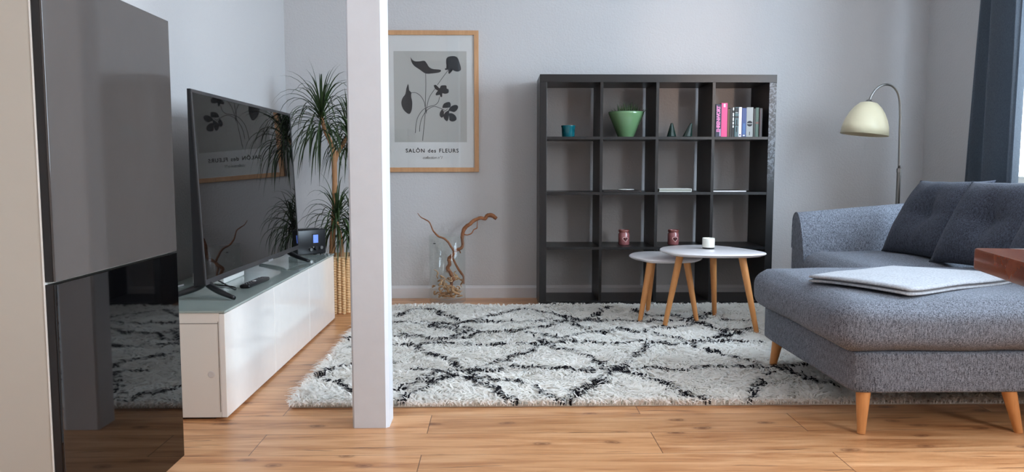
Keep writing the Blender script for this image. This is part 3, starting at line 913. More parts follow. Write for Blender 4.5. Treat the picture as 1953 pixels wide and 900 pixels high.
t = NT('dark_green_bottle_glass'); t.l(t.mix(t.noise(t.coords(), 30), lin((30, 52, 46)), lin((46, 68, 60))), t.b.inputs['Base Color']); t.b.inputs['Roughness'].default_value = .06
t.b.inputs['Transmission Weight'].default_value = .35; t.b.inputs['Specular IOR Level'].default_value = .8
for cx, tip, lab in ((1.118, 0.0, 'dark green glass cone ornament, the upright left one of two'), (1.218, .024, 'dark green glass cone ornament, the right one leaning sideways')):
    bm = NB(); vs = lathe(bm, [(0, .001), (.029, .001), (.031, .006), (.010, .082), (.006, .090), (0, .091)], (0, 0, 0), 10)
    for v in bm.verts: v.co.x += tip * v.co.z / .09
    bmesh.ops.translate(bm, verts=bm.verts, vec=(cx, 5.01, zs3))
    tag(link_mesh('glass_cone', bm, t.m), lab, 'ornament', 'green glass cones on the shelf')

# books, spines to the room
BK = [
 (1.381, .037, .205, (24, 32, 56), 'navy blue book with big pink letters on its spine', 'navy'),
 (1.419, .038, .212, (228, 72, 128), 'bright pink hardback book standing on the top shelf', 'pink'),
 (1.458, .014, .176, (84, 58, 30), 'thin brown book standing right of the pink book', None),
 (1.473, .014, .182, (14, 13, 16), 'thin plain black book beside the brown one', None),
 (1.488, .014, .183, (26, 26, 30), 'black book with a column of white marks on its spine', 'marks'),
 (1.503, .026, .186, (70, 96, 100), 'grey-teal book with dark bands across its spine', 'bands'),
 (1.530, .019, .187, (222, 212, 222), 'slim white book with a small dark dot low on its spine', 'dot'),
 (1.550, .028, .181, (42, 66, 118), 'blue book with a pale panel at the foot of its spine', 'blue'),
 (1.579, .043, .186, (150, 152, 150), 'thick grey book with a round black emblem on its spine', 'emblem'),
 (1.623, .013, .178, (22, 26, 24), 'thin dark book right of the thick grey book', None),
 (1.637, .022, .184, (54, 82, 70), 'dark green book with red lettering mid spine', 'red'),
 (1.660, .018, .180, (30, 24, 28), 'dark book with a fine red line, last on the right', 'line')]
M_pages = pm('cream_pages', (214, 206, 188), .8)
mtb = lambda x, z, y, rot=0: frame_mtx(Vector((x, y, z)), Vector((1, 0, 0)), Vector((0, 0, 1)), Vector((0, -1, 0))) @ Matrix.Rotation(rot, 4, 'Z')
for x, wd, h, colr, lab, kind in BK:
    y = 4.945 + random.uniform(0, .008); dp = .13
    b = thing('book', lab, 'book', (x + wd / 2, y + dp / 2, zs3 + .0005), 'books on the top right shelf')
    z0 = zs3 + .0005
    bm = NB(); tk = .0016
    box(bm, (x, y, z0), (x + wd, y + .003, z0 + h), .001); box(bm, (x, y + .003, z0), (x + tk, y + dp, z0 + h)); box(bm, (x + wd - tk, y + .003, z0), (x + wd, y + dp, z0 + h))
    link_mesh('cover', bm, pm('cover_' + lab.split()[0] + '_cloth', colr, .42, var=.03), b)
    bm = NB(); box(bm, (x + tk, y + .003, z0 + .003), (x + wd - tk, y + dp - .004, z0 + h - .003)); link_mesh('page_block', bm, M_pages, b)
    yy = y - .0004
    cx = x + wd / 2
    if kind == 'navy':
        link_mesh('spine_title', text_bm('EHRENWORT', .030, mtb(cx, z0 + .112, yy, PI / 2), .0002, .82, bold=.0012), pm('pink_ink', (226, 130, 180), .5), b)
        bm = NB(); box(bm, (x + wd - .010, yy - .0002, z0 + .004), (x + wd - .004, yy + .0006, z0 + .05)); link_mesh('spine_strip', bm, pm('lilac_ink', (196, 172, 206), .5), b)
    if kind == 'pink':
        bm = NB(); box(bm, (cx - .006, yy - .0002, z0 + .186), (cx + .006, yy + .0006, z0 + .208)); link_mesh('spine_panel', bm, pm('pale_pink_ink', (246, 190, 208), .5), b)
    if kind == 'marks':
        bm = NB()
        for q, hh in ((.166, .018), (.128, .022), (.100, .022), (.078, .016), (.058, .014)): box(bm, (cx - .004, yy - .0002, z0 + q), (cx + .004, yy + .0006, z0 + q + hh))
        link_mesh('spine_marks', bm, pm('white_ink', (214, 214, 210), .5), b)
    if kind == 'bands':
        bm = NB()
        for q, hh in ((.146, .036), (.118, .012), (.07, .006)): box(bm, (x + .001, yy - .0002, z0 + q), (x + wd - .001, yy + .0006, z0 + q + hh))
        box(bm, (cx - .004, yy - .0002, z0 + .075), (cx + .003, yy + .0006, z0 + .108)); box(bm, (cx - .004, yy - .0002, z0 + .03), (cx + .003, yy + .0006, z0 + .062))
        link_mesh('spine_bands', bm, pm('charcoal_ink', (24, 28, 30), .5), b)
        bm = NB(); box(bm, (x + .003, yy - .0003, z0 + .150), (x + wd - .006, yy + .0006, z0 + .153)); link_mesh('spine_rule', bm, pm('pale_ink', (206, 214, 212), .5), b)
    if kind == 'dot':
        bm = NB(); vs = lathe(bm, [(0, .0006), (.0045, .0006), (.0045, 0)], (0, 0, 0), 16); bmesh.ops.transform(bm, matrix=mtb(cx, z0 + .013, yy + .0004), verts=vs); link_mesh('spine_dot', bm, M_ink, b)
    if kind == 'blue':
        bm = NB(); box(bm, (cx - .006, yy - .0002, z0 + .005), (cx + .006, yy + .0006, z0 + .013)); link_mesh('spine_mark', bm, pm('white_print', (214, 214, 214), .5), b)
        bm = NB(); box(bm, (cx - .007, yy - .0001, z0 + .018), (cx + .007, yy + .0006, z0 + .085)); link_mesh('spine_panel', bm, pm('mid_blue_ink', (64, 100, 150), .5), b)
    if kind == 'emblem':
        bm = NB()
        for s in (1, -1):
            pts = [(.0165 * math.cos(a), s * (.003 + .0145 * math.sin(a))) for a in np.linspace(0, PI, 13)]
            vs = [bm.verts.new(mtb(cx, z0 + .083, yy - .0003) @ Vector((p, q, 0))) for p, q in pts]; bm.faces.new(vs)
        link_mesh('spine_emblem', bm, M_ink, b)
        bm = NB(); box(bm, (cx - .002, yy - .0002, z0 + .010), (cx + .002, yy + .0006, z0 + .032)); link_mesh('spine_mark', bm, M_ink, b)
    if kind == 'red':
        link_mesh('spine_title', text_bm('LIED', .015, mtb(cx, z0 + .088, yy), .0002, .9), pm('red_ink', (150, 50, 52), .5), b)
    if kind == 'line':
        bm = NB(); box(bm, (x + .003, yy - .0002, z0 + .01), (x + .0045, yy + .0006, z0 + .17)); link_mesh('spine_rule', bm, pm('dull_red_ink', (120, 60, 64), .5), b)

# second row: flat things
mag = thing('magazine', 'dark magazine lying flat in the second row, white patch on its edge', 'magazine', (.79, 5.0, zs2))
bm = NB(); box(bm, (.672, 4.94, zs2 + .0005), (.918, 5.13, zs2 + .010), .001); link_mesh('pages', bm, pm('dark_magazine_cover', (30, 24, 24), .35), mag)
bm = NB(); vs = lathe(bm, [(0, 0), (.046, 0), (.054, .004), (.048, .007), (0, .008)], (0, 0, 0), 30)
for v in bm.verts: v.co.z = v.co.z
bmesh.ops.translate(bm, verts=bm.verts, vec=(.825, 4.985, zs2 + .0105)); 
tag(link_mesh('saucer', bm, pm('white_porcelain', (238, 236, 232), .2, coat=.4), auto=40), 'small white dish lying on the dark magazine in the shelf', 'dish')
bk = thing('book', 'pale grey book lying flat in the third cell of the second row', 'book', (1.13, 5.0, zs2), 'flat books in the second row')
bm = NB(); box(bm, (1.028, 4.935, zs2 + .0005), (1.236, 5.09, zs2 + .004), .0008); box(bm, (1.028, 4.935, zs2 + .0175), (1.236, 5.09, zs2 + .021), .0008); box(bm, (1.232, 4.935, zs2 + .004), (1.236, 5.09, zs2 + .0175))
link_mesh('cover', bm, pm('white_board_cover', (214, 214, 208), .5), bk)
bm = NB(); box(bm, (1.030, 4.938, zs2 + .004), (1.232, 5.088, zs2 + .0175)); link_mesh('page_block', bm, pm('grey_pages', (150, 150, 140), .8), bk)
bk = thing('book', 'thin white booklet with dark cover lying flat under the book row', 'book', (1.47, 5.0, zs2), 'flat books in the second row')
bm = NB(); box(bm, (1.374, 4.94, zs2 + .0005), (1.586, 5.12, zs2 + .009), .001); link_mesh('page_block', bm, pm('white_pages', (210, 206, 204), .7), bk)
bm = NB(); box(bm, (1.373, 4.94, zs2 + .009), (1.588, 5.12, zs2 + .0105)); link_mesh('cover', bm, M_edge, bk)

# pink heart candle jars
M_jar = pm('dusty_pink_glass', (150, 92, 92), .25, var=.08, coat=.3)
M_jar2 = pm('pale_pink_paint', (206, 166, 160), .5)
M_jar3 = pm('dark_red_glass', (74, 28, 30), .3)
for cx, lab in ((.828, 'dusty pink heart candle jar in the second shelf column'), (1.152, 'dusty pink heart candle jar in the third shelf column')):
    c = Vector((cx, 5.06, zs1))
    j = thing('candle_jar', lab, 'candle jar', c, 'pink heart candle jars')
    bm = NB(); lathe(bm, [(0, .001), (.032, .001), (.0365, .006), (.0365, .072), (.031, .080), (.031, .086), (.0345, .089), (.0345, .097), (.030, .099), (.028, .094), (.028, .07), (0, .07)], c, 40); link_mesh('jar', bm, M_jar, j, auto=45)
    bm = NB(); lathe(bm, [(.0348, .086), (.0355, .089), (.0355, .097), (.0335, .100)], c, 40); link_mesh('rim', bm, pm('brown_pink_rim', (120, 66, 60), .4), j, smooth=True)

    def heart(s):
        return [(s * 16 * math.sin(a) ** 3, s * (13 * math.cos(a) - 5 * math.cos(2 * a) - 2 * math.cos(3 * a) - math.cos(4 * a))) for a in np.linspace(0, 2 * PI, 28, endpoint=False)]

    def wrap(x, z, r):
        ang = x / .0365 + .14
        return (c.x + r * math.sin(ang), c.y - r * math.cos(ang), c.z + .040 + z)
    bm = NB(); H1 = heart(.00125); H2 = heart(.00098)
    A = [bm.verts.new(wrap(x, z, .0372)) for x, z in H1]; B = [bm.verts.new(wrap(x, z, .0372)) for x, z in H2]
    for i in range(28): bm.faces.new((A[i], A[(i + 1) % 28], B[(i + 1) % 28], B[i]))
    link_mesh('heart_outline', bm, M_jar2, j)
    bm = NB(); ring_c = bm.verts.new(wrap(0, -.001, .0372)); A = [bm.verts.new(wrap(x, z, .0371)) for x, z in heart(.00092)]
    for i in range(28): bm.faces.new((ring_c, A[i], A[(i + 1) % 28]))
    link_mesh('heart', bm, M_jar3, j)

# ------------------------------------------------------------------ rug
RX0, RX1, RY0, RY1 = -.775, 2.25, 2.835, 4.885
rug = thing('shag_rug', 'large white shaggy rug with thin black diamond lines', 'rug', ((RX0 + RX1) / 2, (RY0 + RY1) / 2, 0))
bm = NB(); box(bm, (RX0 + .01, RY0 + .01, 0), (RX1 - .01, RY1 - .01, .010), .003); link_mesh('backing', bm, pm('ecru_rug_backing', (190, 182, 170), .95), rug)
RUG_LINES = [
    [(-0.61, 4.47), (-0.56, 4.57), (-0.51, 4.71), (-0.46, 4.72), (-0.39, 4.67), (-0.32, 4.53), (-0.24, 4.39), (-0.18, 4.29), (-0.14, 4.29)],
    [(-0.14, 4.29), (-0.07, 4.42), (0.02, 4.52), (0.1, 4.64), (0.16, 4.72), (0.21, 4.73), (0.25, 4.64), (0.35, 4.51), (0.42, 4.41), (0.51, 4.32), (0.57, 4.31)],
    [(-0.59, 4.3), (-0.46, 4.28), (-0.34, 4.31), (-0.25, 4.29), (-0.15, 4.28), (-0.04, 4.31), (0.08, 4.32), (0.21, 4.31), (0.32, 4.32), (0.4, 4.34), (0.59, 4.35)],
    [(-0.39, 4.22), (-0.31, 4.28), (-0.2, 4.15), (-0.1, 4.05), (-0.06, 4.03)],
    [(-0.39, 4.21), (-0.3, 4.15), (-0.21, 4.08)],
    [(-0.25, 3.89), (-0.2, 4.02), (-0.15, 4.11), (-0.06, 4.03), (0.03, 4.03), (0.1, 4.04), (0.17, 4.16), (0.26, 4.17), (0.38, 4.34)],
    [(-0.49, 4.01), (-0.41, 3.91), (-0.34, 3.85), (-0.26, 3.86), (-0.19, 3.88), (-0.14, 3.96), (-0.08, 4.05)],
    [(-0.54, 3.94), (-0.46, 3.9)],
    [(-0.51, 3.72), (-0.46, 3.75), (-0.38, 3.76), (-0.29, 3.79), (-0.22, 3.77), (-0.14, 3.73), (-0.03, 3.74), (0.03, 3.77), (0.13, 3.77), (0.22, 3.77), (0.35, 3.78), (0.41, 3.79), (0.52, 3.8)],
    [(-0.46, 3.75), (-0.41, 3.72), (-0.35, 3.61), (-0.29, 3.55), (-0.25, 3.44), (-0.2, 3.38), (-0.16, 3.3), (-0.14, 3.27)],
    [(-0.14, 3.27), (-0.07, 3.34), (-0.01, 3.42), (0.06, 3.5), (0.14, 3.59), (0.2, 3.71), (0.26, 3.78), (0.35, 3.81), (0.38, 3.83)],
    [(-0.38, 3.27), (-0.3, 3.27), (-0.22, 3.26), (-0.14, 3.28), (-0.04, 3.26), (0.05, 3.31), (0.13, 3.29), (0.2, 3.28), (0.26, 3.29), (0.31, 3.26), (0.38, 3.25), (0.45, 3.29)],
    [(-0.4, 2.92), (-0.39, 2.96), (-0.36, 3.07), (-0.3, 3.16), (-0.24, 3.23), (-0.19, 3.27)],
    [(-0.39, 2.79), (-0.35, 2.89), (-0.32, 2.95), (-0.28, 3.03), (-0.27, 3.11), (-0.23, 3.13), (-0.19, 3.18)],
    [(-0.22, 3.26), (-0.17, 3.16), (-0.1, 3.11), (-0.05, 3.02), (0.0, 2.95), (0.05, 2.86), (0.1, 2.78), (0.09, 2.71)],
    [(-0.14, 3.27), (-0.08, 3.16), (-0.01, 3.11), (0.07, 3.1), (0.12, 3.05), (0.16, 2.99), (0.2, 2.91), (0.24, 2.84), (0.26, 2.78), (0.27, 2.69)],
    [(0.26, 2.83), (0.32, 2.93), (0.38, 3.02), (0.42, 3.08)],
    [(0.13, 4.03), (0.2, 3.96), (0.27, 3.93), (0.34, 3.87), (0.42, 3.99), (0.54, 4.02)],
    [(0.2, 3.9), (0.25, 3.75), (0.3, 3.64), (0.35, 3.59), (0.41, 3.53), (0.43, 3.46), (0.47, 3.4)],
    [(0.36, 4.49), (0.4, 4.34), (0.42, 4.21), (0.49, 4.12)],
    [(0.51, 4.33), (0.57, 4.49), (0.63, 4.63)],
    [(0.56, 4.49), (0.6, 4.61), (0.67, 4.74), (0.72, 4.76)],
    [(0.53, 4.3), (0.63, 4.35), (0.73, 4.35), (0.81, 4.29), (0.9, 4.31), (1.04, 4.32), (1.15, 4.25)],
    [(0.81, 4.63), (0.89, 4.44), (1.01, 4.52), (1.06, 4.4), (1.1, 4.32)],
    [(0.5, 4.05), (0.57, 4.02), (0.65, 4.1), (0.72, 4.01), (0.78, 4.03), (0.84, 4.13), (0.91, 4.18)],
    [(0.83, 3.95), (0.88, 3.87), (0.96, 3.82), (1.03, 3.79), (1.09, 3.82)],
    [(0.89, 4.06), (0.96, 4.13), (1.05, 4.2), (1.1, 4.27), (1.15, 4.25), (1.18, 4.12), (1.24, 4.09), (1.36, 4.09)],
    [(1.04, 4.32), (1.14, 4.46), (1.18, 4.36), (1.27, 4.56)],
    [(1.05, 3.87), (1.13, 3.88), (1.23, 3.97), (1.3, 4.07), (1.36, 4.09)],
    [(1.18, 4.12), (1.21, 4.02), (1.13, 3.88)],
    [(0.55, 3.75), (0.66, 3.76), (0.74, 3.76), (0.82, 3.77), (0.9, 3.74), (1.04, 3.76), (1.15, 3.79), (1.23, 3.77), (1.31, 3.76)],
    [(0.38, 3.03), (0.41, 3.07), (0.46, 3.16), (0.51, 3.23), (0.56, 3.34), (0.63, 3.48), (0.69, 3.62), (0.75, 3.73), (0.82, 3.8)],
    [(0.41, 3.28), (0.49, 3.3), (0.54, 3.3), (0.62, 3.29), (0.7, 3.31), (0.76, 3.27), (0.86, 3.31), (0.97, 3.3), (1.06, 3.29), (1.13, 3.28), (1.19, 3.28), (1.34, 3.3)],
    [(0.43, 3.44), (0.47, 3.34), (0.49, 3.3)],
    [(0.92, 3.71), (0.98, 3.63), (1.01, 3.55), (1.06, 3.47), (1.11, 3.4), (1.14, 3.33)],
    [(0.53, 3.25), (0.58, 3.19), (0.62, 3.15), (0.65, 3.07), (0.68, 3.01), (0.7, 2.96), (0.74, 2.88), (0.78, 2.85), (0.81, 2.82), (0.77, 2.69)],
    [(1.16, 3.22), (1.09, 3.1), (1.03, 3.0), (0.98, 2.91), (0.93, 2.81), (0.91, 2.71)],
    [(1.21, 3.28), (1.25, 3.21), (1.27, 3.14), (1.33, 2.98)],
    [(1.27, 4.34), (1.35, 4.32), (1.43, 4.32)],
    [(-0.69, 3.15), (-0.62, 3.06), (-0.56, 2.97), (-0.45, 2.89), (-0.39, 2.77)],
    [(-0.75, 3.19), (-0.7, 3.29), (-0.63, 3.34), (-0.46, 3.41)],
    [(-0.7, 3.73), (-0.51, 3.72)],
    [(-0.79, 3.93), (-0.64, 3.83), (-0.54, 3.92)],
]


def build_pile():
    sp = .0096
    nx = int((RX1 - RX0) / sp); ny = int((RY1 - RY0) / sp)
    gx, gy = np.meshgrid(np.arange(nx), np.arange(ny))
    X = RX0 + .006 + gx.ravel() * sp + rng.uniform(-.4, .4, nx * ny) * sp
    Y = RY0 + .006 + gy.ravel() * sp + rng.uniform(-.4, .4, nx * ny) * sp
    N = len(X)
    # distance to the black lines
    D = np.full(N, 9.0)
    jx = X + .010 * np.sin(Y * 61 + np.sin(X * 37) * 2) + rng.normal(0, .004, N)
    jy = Y + .010 * np.sin(X * 53 + np.sin(Y * 31) * 2) + rng.normal(0, .004, N)
    for ln in RUG_LINES:
        for (ax, ay), (bx, by) in zip(ln, ln[1:]):
            dx, dy = bx - ax, by - ay; L2 = dx * dx + dy * dy + 1e-9
            t = np.clip(((jx - ax) * dx + (jy - ay) * dy) / L2, 0, 1)
            D = np.minimum(D, np.hypot(jx - ax - t * dx, jy - ay - t * dy))
    black = D < rng.uniform(.006, .013, N)
    # lean field: clumpy directions
    def fld(s, f):
        r_ = np.random.default_rng(s); out = np.zeros(N)
        for _ in range(10):
            kx, ky = r_.normal(0, f, 2); out += np.sin(kx * X + ky * Y + r_.uniform(0, 6.28))
        return out / 3.2
    ang = fld(1, 9) * 2.2 + fld(2, 32) * 1.3 + rng.normal(0, .6, N) - .5
    lean = np.clip(1.45 + .22 * fld(3, 26) + rng.normal(0, .2, N), .6, 2.1)
    hgt = np.clip(.036 + .006 * fld(4, 22) + rng.normal(0, .004, N), .018, .055)
    # borders flop outwards
    for (dist, a) in ((X - RX0, PI), (RX1 - X, 0), (Y - RY0, -PI / 2), (RY1 - Y, PI / 2)):
        m = (dist < .035 + .012 * np.sin(X * 40 + Y * 33)); ang[m] = a + rng.normal(0, .8, m.sum()); lean[m] = rng.uniform(.6, 1.7, m.sum())
        hgt[m] *= .85
    hgt[black] *= 1.0; lean[black] *= .55
    W = rng.uniform(.0055, .0095, N)
    dx, dy = np.cos(ang), np.sin(ang)
    fa = ang + PI / 2 + rng.normal(0, .35, N)
    sx, sy = np.cos(fa), np.sin(fa)
    lv = [(0, 0, .7), (.06, .62, 1.0), (.38, .93, 1.0), (1.0, 1.0, .4)]
    K = len(lv); co = np.zeros((N, K * 2, 3), np.float32)
    reach = hgt * lean * 1.0
    for k, (ho, ve, ww) in enumerate(lv):
        px = X + dx * reach * ho; py = Y + dy * reach * ho
        pz = .006 + hgt * ve * (1 - .22 * (lean / 1.4)) - (0 if k < 3 else 1) * hgt * .10 * lean
        for s in (0, 1):
            q = (s - .5) * W * ww
            co[:, k * 2 + s, 0] = px + sx * q; co[:, k * 2 + s, 1] = py + sy * q; co[:, k * 2 + s, 2] = np.maximum(pz, .004)
    base = WP[rug.name]; co -= np.array(base, np.float32)
    nv = N * K * 2; nf = N * (K - 1)
    me = bpy.data.meshes.new('pile')
    me.vertices.add(nv); me.vertices.foreach_set('co', co.ravel())
    b = (np.arange(N) * K * 2)[:, None, None]
    q = np.array([[2 * k, 2 * k + 1, 2 * k + 3, 2 * k + 2] for k in range(K - 1)])[None]
    idx = (b + q).reshape(-1).astype(np.int32)
    me.loops.add(nf * 4); me.loops.foreach_set('vertex_index', idx)
    me.polygons.add(nf); me.polygons.foreach_set('loop_start', np.arange(nf, dtype=np.int32) * 4)
    me.update(calc_edges=True)
    me.shade_smooth()
    mi = np.repeat(black.astype(np.int32), K - 1); me.polygons.foreach_set('material_index', mi)
    a = me.attributes.new('tint', 'FLOAT', 'FACE'); a.data.foreach_set('value', np.repeat(rng.uniform(0, 1, N).astype(np.float32), K - 1))
    for nm, c1, c2 in (('ivory_wool_pile', (242, 238, 232), (254, 253, 250)), ('black_wool_pile', (26, 25, 30), (52, 50, 56))):
        t = NT(nm); at = t.n('ShaderNodeAttribute', _attribute_name='tint')
        t.l(t.mix(at.outputs['Fac'], lin(c1), lin(c2)), t.b.inputs['Base Color'])
        t.b.inputs['Roughness'].default_value = .9; t.b.inputs['Specular IOR Level'].default_value = .1
        tl = t.n('ShaderNodeBsdfTranslucent'); tl.inputs[0].default_value = lin(c2); ms = t.n('ShaderNodeMixShader'); ms.inputs[0].default_value = .45
        t.l(t.b.outputs[0], ms.inputs[1]); t.l(tl.outputs[0], ms.inputs[2]); t.l(ms.outputs[0], t.out.inputs[0])
        me.materials.append(t.m)
    o = bpy.data.objects.new('pile', me); C.objects.link(o); o.parent = rug; o['kind'] = 'stuff'


build_pile()

# ------------------------------------------------------------------ coffee tables
M_ttop = pm('white_table_lacquer', (224, 220, 222), .3, coat=.3, var=.015)
ZR = .026


def pick_outline(ctr, pts, n=10):
    P = [(x, y, 0) for x, y in pts]; P = [P[-2], P[-1]] + P + [P[0], P[1], P[2]]
    c = catmull(P, n); return [(p.x, p.y) for p in c[2 * n:-3 * n]]


def coffee(label, outline, zt, th, legs, tops):
    cx = sum(p[0] for p in outline) / len(outline); cy = sum(p[1] for p in outline) / len(outline)
    t = thing('coffee_table', label, 'coffee table', (cx, cy, ZR), 'white nesting coffee tables')
    bm = NB(); o = pick_outline((cx, cy), outline)
    # rounded under-edge
    rings = []
    for inset, z in ((.030, zt - th), (.008, zt - th * .62), (0, zt - th * .3), (.002, zt - .002), (.006, zt)):
        ring = []
        for x, y in o:
            d = Vector((x - cx, y - cy)); L = d.length; d = d * ((L - inset) / L)
            ring.append(bm.verts.new((cx + d.x, cy + d.y, z)))
        rings.append(ring)
    n = len(o)
    for a, b in zip(rings, rings[1:]):
        for i in range(n): bm.faces.new((a[i], a[(i + 1) % n], b[(i + 1) % n], b[i]))
    bm.faces.new(list(reversed(rings[0]))); bm.faces.new(rings[-1])
    bmesh.ops.recalc_face_normals(bm, faces=bm.faces[:])
    link_mesh('tabletop', bm, M_ttop, t, auto=50)
    for (bx, by), (tx_, ty_) in zip(legs, tops):
        bm = NB(); tube(bm, [(bx, by, ZR), (bx * .5 + tx_ * .5, by * .5 + ty_ * .5, (ZR + zt - th) / 2), (tx_, ty_, zt - th + .002)], [.0125, .0165, .020], 16, 4)
        link_mesh('leg', bm, M_leg, t, auto=50)
        tv_ = Vector((tx_, ty_, zt - th))
    return t


coffee('larger taller white coffee table with three oak legs', [(.890, 4.20), (.93, 4.36), (1.06, 4.47), (1.23, 4.47), (1.36, 4.30), (1.420, 4.09), (1.375, 4.00), (1.23, 3.96), (1.05, 3.98), (.925, 4.06)], .445, .021,
       [(.919, 4.205), (1.268, 4.472), (1.364, 4.016)], [(.992, 4.18), (1.225, 4.38), (1.290, 4.06)])
coffee('smaller lower white coffee table tucked under the larger one', [(.765, 4.44), (.80, 4.60), (.90, 4.70), (1.02, 4.68), (1.13, 4.54), (1.165, 4.38), (1.10, 4.27), (.97, 4.23), (.83, 4.27)], .385, .022,
       [(.798, 4.30), (.905, 4.625), (1.128, 4.335)], [(.865, 4.355), (.915, 4.54), (1.072, 4.365)])
c = Vector((1.166, 4.262, .445))
wc = thing('candle_glass', 'small white glass candle on the larger coffee table', 'candle', c)
bm = NB(); lathe(bm, [(0, .001), (.031, .001), (.033, .003), (.033, .009)], c, 40); link_mesh('base', bm, M_edge, wc, smooth=True)
bm = NB(); lathe(bm, [(.0331, .009), (.0336, .012), (.0336, .058), (.0325, .060), (.031, .058), (.031, .045), (0, .044)], c, 40); link_mesh('glass', bm, pm('milk_white_glass', (232, 232, 222), .15, coat=.4), wc, smooth=True)

# ------------------------------------------------------------------ sofa
sofa = thing('corner_sofa', 'grey fabric corner sofa with chaise and tapered oak legs', 'sofa', (1.85, 3.4, 0))
XBK = 2.52
link_mesh('base', soft_box((1.185, 2.515, .14), (XBK, 3.40, .282), .012, 12, .003, 1, .001), M_sofa, sofa, smooth=True)
link_mesh('base', soft_box((1.66, 3.395, .14), (XBK, 4.12, .282), .012, 12, .003, 2, .001), M_sofa, sofa, smooth=True)
link_mesh('chaise_cushion', soft_box((1.125, 2.485, .278), (2.32, 3.405, .452), .066, 22, .016, 3, .005), M_sofa, sofa, smooth=True)
link_mesh('seat_cushion', soft_box((1.63, 3.40, .278), (2.32, 4.125, .446), .066, 18, .014, 4, .005), M_sofa, sofa, smooth=True)
# far arm, cross-section in y-z swept along x, top rising to the back
prof = [(4.105, .14), (4.108, .30), (4.118, .42), (4.142, .52), (4.175, .60), (4.198, .632), (4.225, .648), (4.252, .645), (4.275, .625), (4.285, .59), (4.288, .45), (4.288, .14)]
bm = NB(); rings = []
stations = [(1.640, .985, .004), (1.646, 1.0, 0)] + [(1.646 + (XBK - 1.646) * i / 12, 1.0, 0) for i in range(1, 13)]
for x, s, _ in stations:
    up = (x - 1.64) / (2.3 - 1.64) * .055
    ring = []
    for y, z in prof:
        yy = 4.2 + (y - 4.2) * s; k = max(0, (z - .3) / .35)
        zz = z * (1 if s == 1 else .995) + up * k
        ring.append(bm.verts.new((x, yy, zz)))
    rings.append(ring)
for a, b in zip(rings, rings[1:]):
    for i in range(len(prof)): bm.faces.new((a[i], a[(i + 1) % 12], b[(i + 1) % 12], b[i]))
bm.faces.new(rings[0]); bm.faces.new(rings[-1]); bmesh.ops.recalc_face_normals(bm, faces=bm.faces[:])
link_mesh('armrest', bm, M_sofa, sofa, auto=50)
bm = NB()
tube(bm, [(1.640, 4.2 + (y - 4.2) * .99, z * .996) for y, z in prof[1:-1]], .004, 8, 3)
link_mesh('piping', bm, M_sofa, sofa, smooth=True)
# backrest along the window side
prof = [(2.30, .14), (2.30, .44), (2.325, .60), (2.345, .69), (2.37, .708), (2.42, .708), (2.46, .68), (XBK, .45), (XBK, .14)]
bm = NB(); prism(bm, prof, 2.53, 4.12, 'y', bev=.006); link_mesh('backrest', bm, M_sofa, sofa, auto=50)


def leg(bx, by, tx_, ty_, z0, zt=.142):
    bm = NB(); tube(bm, [(bx, by, z0), (tx_, ty_, zt)], [.013, .024], 18)
    link_mesh('leg', bm, M_leg, sofa, auto=50)


leg(1.222, 2.530, 1.232, 2.548, 0); leg(1.758, 2.530, 1.728, 2.548, 0)
leg(1.205, 3.335, 1.222, 3.32, .0105); leg(2.44, 2.56, 2.42, 2.58, 0); leg(1.70, 4.22, 1.72, 4.20, .0105); leg(2.44, 4.22, 2.42, 4.2, 0)

# loose cushions
def cushion(y, xb, zb, W, H, T, lean, yaw, label, seed, roll=0, name='cushion', dent=.5):
    h = Vector((math.sin(lean), 0, math.cos(lean))); wv = Vector((0, -1, 0)); n = wv.cross(h)
    Rz = Matrix.Rotation(yaw, 3, 'Z')
    h = Rz @ h; wv = Rz @ wv; n = Rz @ n
    if roll:
        Rr = Matrix.Rotation(roll, 3, n); h = Rr @ h; wv = Rr @ wv
    loc = Vector((xb, y, zb)) + h * (H / 2)
    bm = NB(); pillow(bm, W, H, T, frame_mtx(loc, wv, h, n), seed=seed, dent=dent)
    o = link_mesh(name, bm, M_cush, smooth=True)
    return tag(o, label, 'cushion', 'dark cushions on the sofa')


LN = math.radians(29)
cushion(3.75, 2.03, .458, .57, .425, .17, LN, .05, 'dark grey back cushion nearest the sofa armrest', 1.0, .02)
cushion(3.26, 2.03, .462, .57, .425, .17, LN, .12, 'dark grey back cushion in the middle of the row', 7.7, .02)
cushion(2.78, 2.03, .462, .57, .425, .17, LN, .12, 'dark grey back cushion partly hidden by the wooden table', 13.1, .02)
cushion(3.30, 2.36, .722, .46, .42, .10, math.radians(66), .25, 'small dark cushion resting on top of the sofa backrest', 21.0, .1, dent=.2)

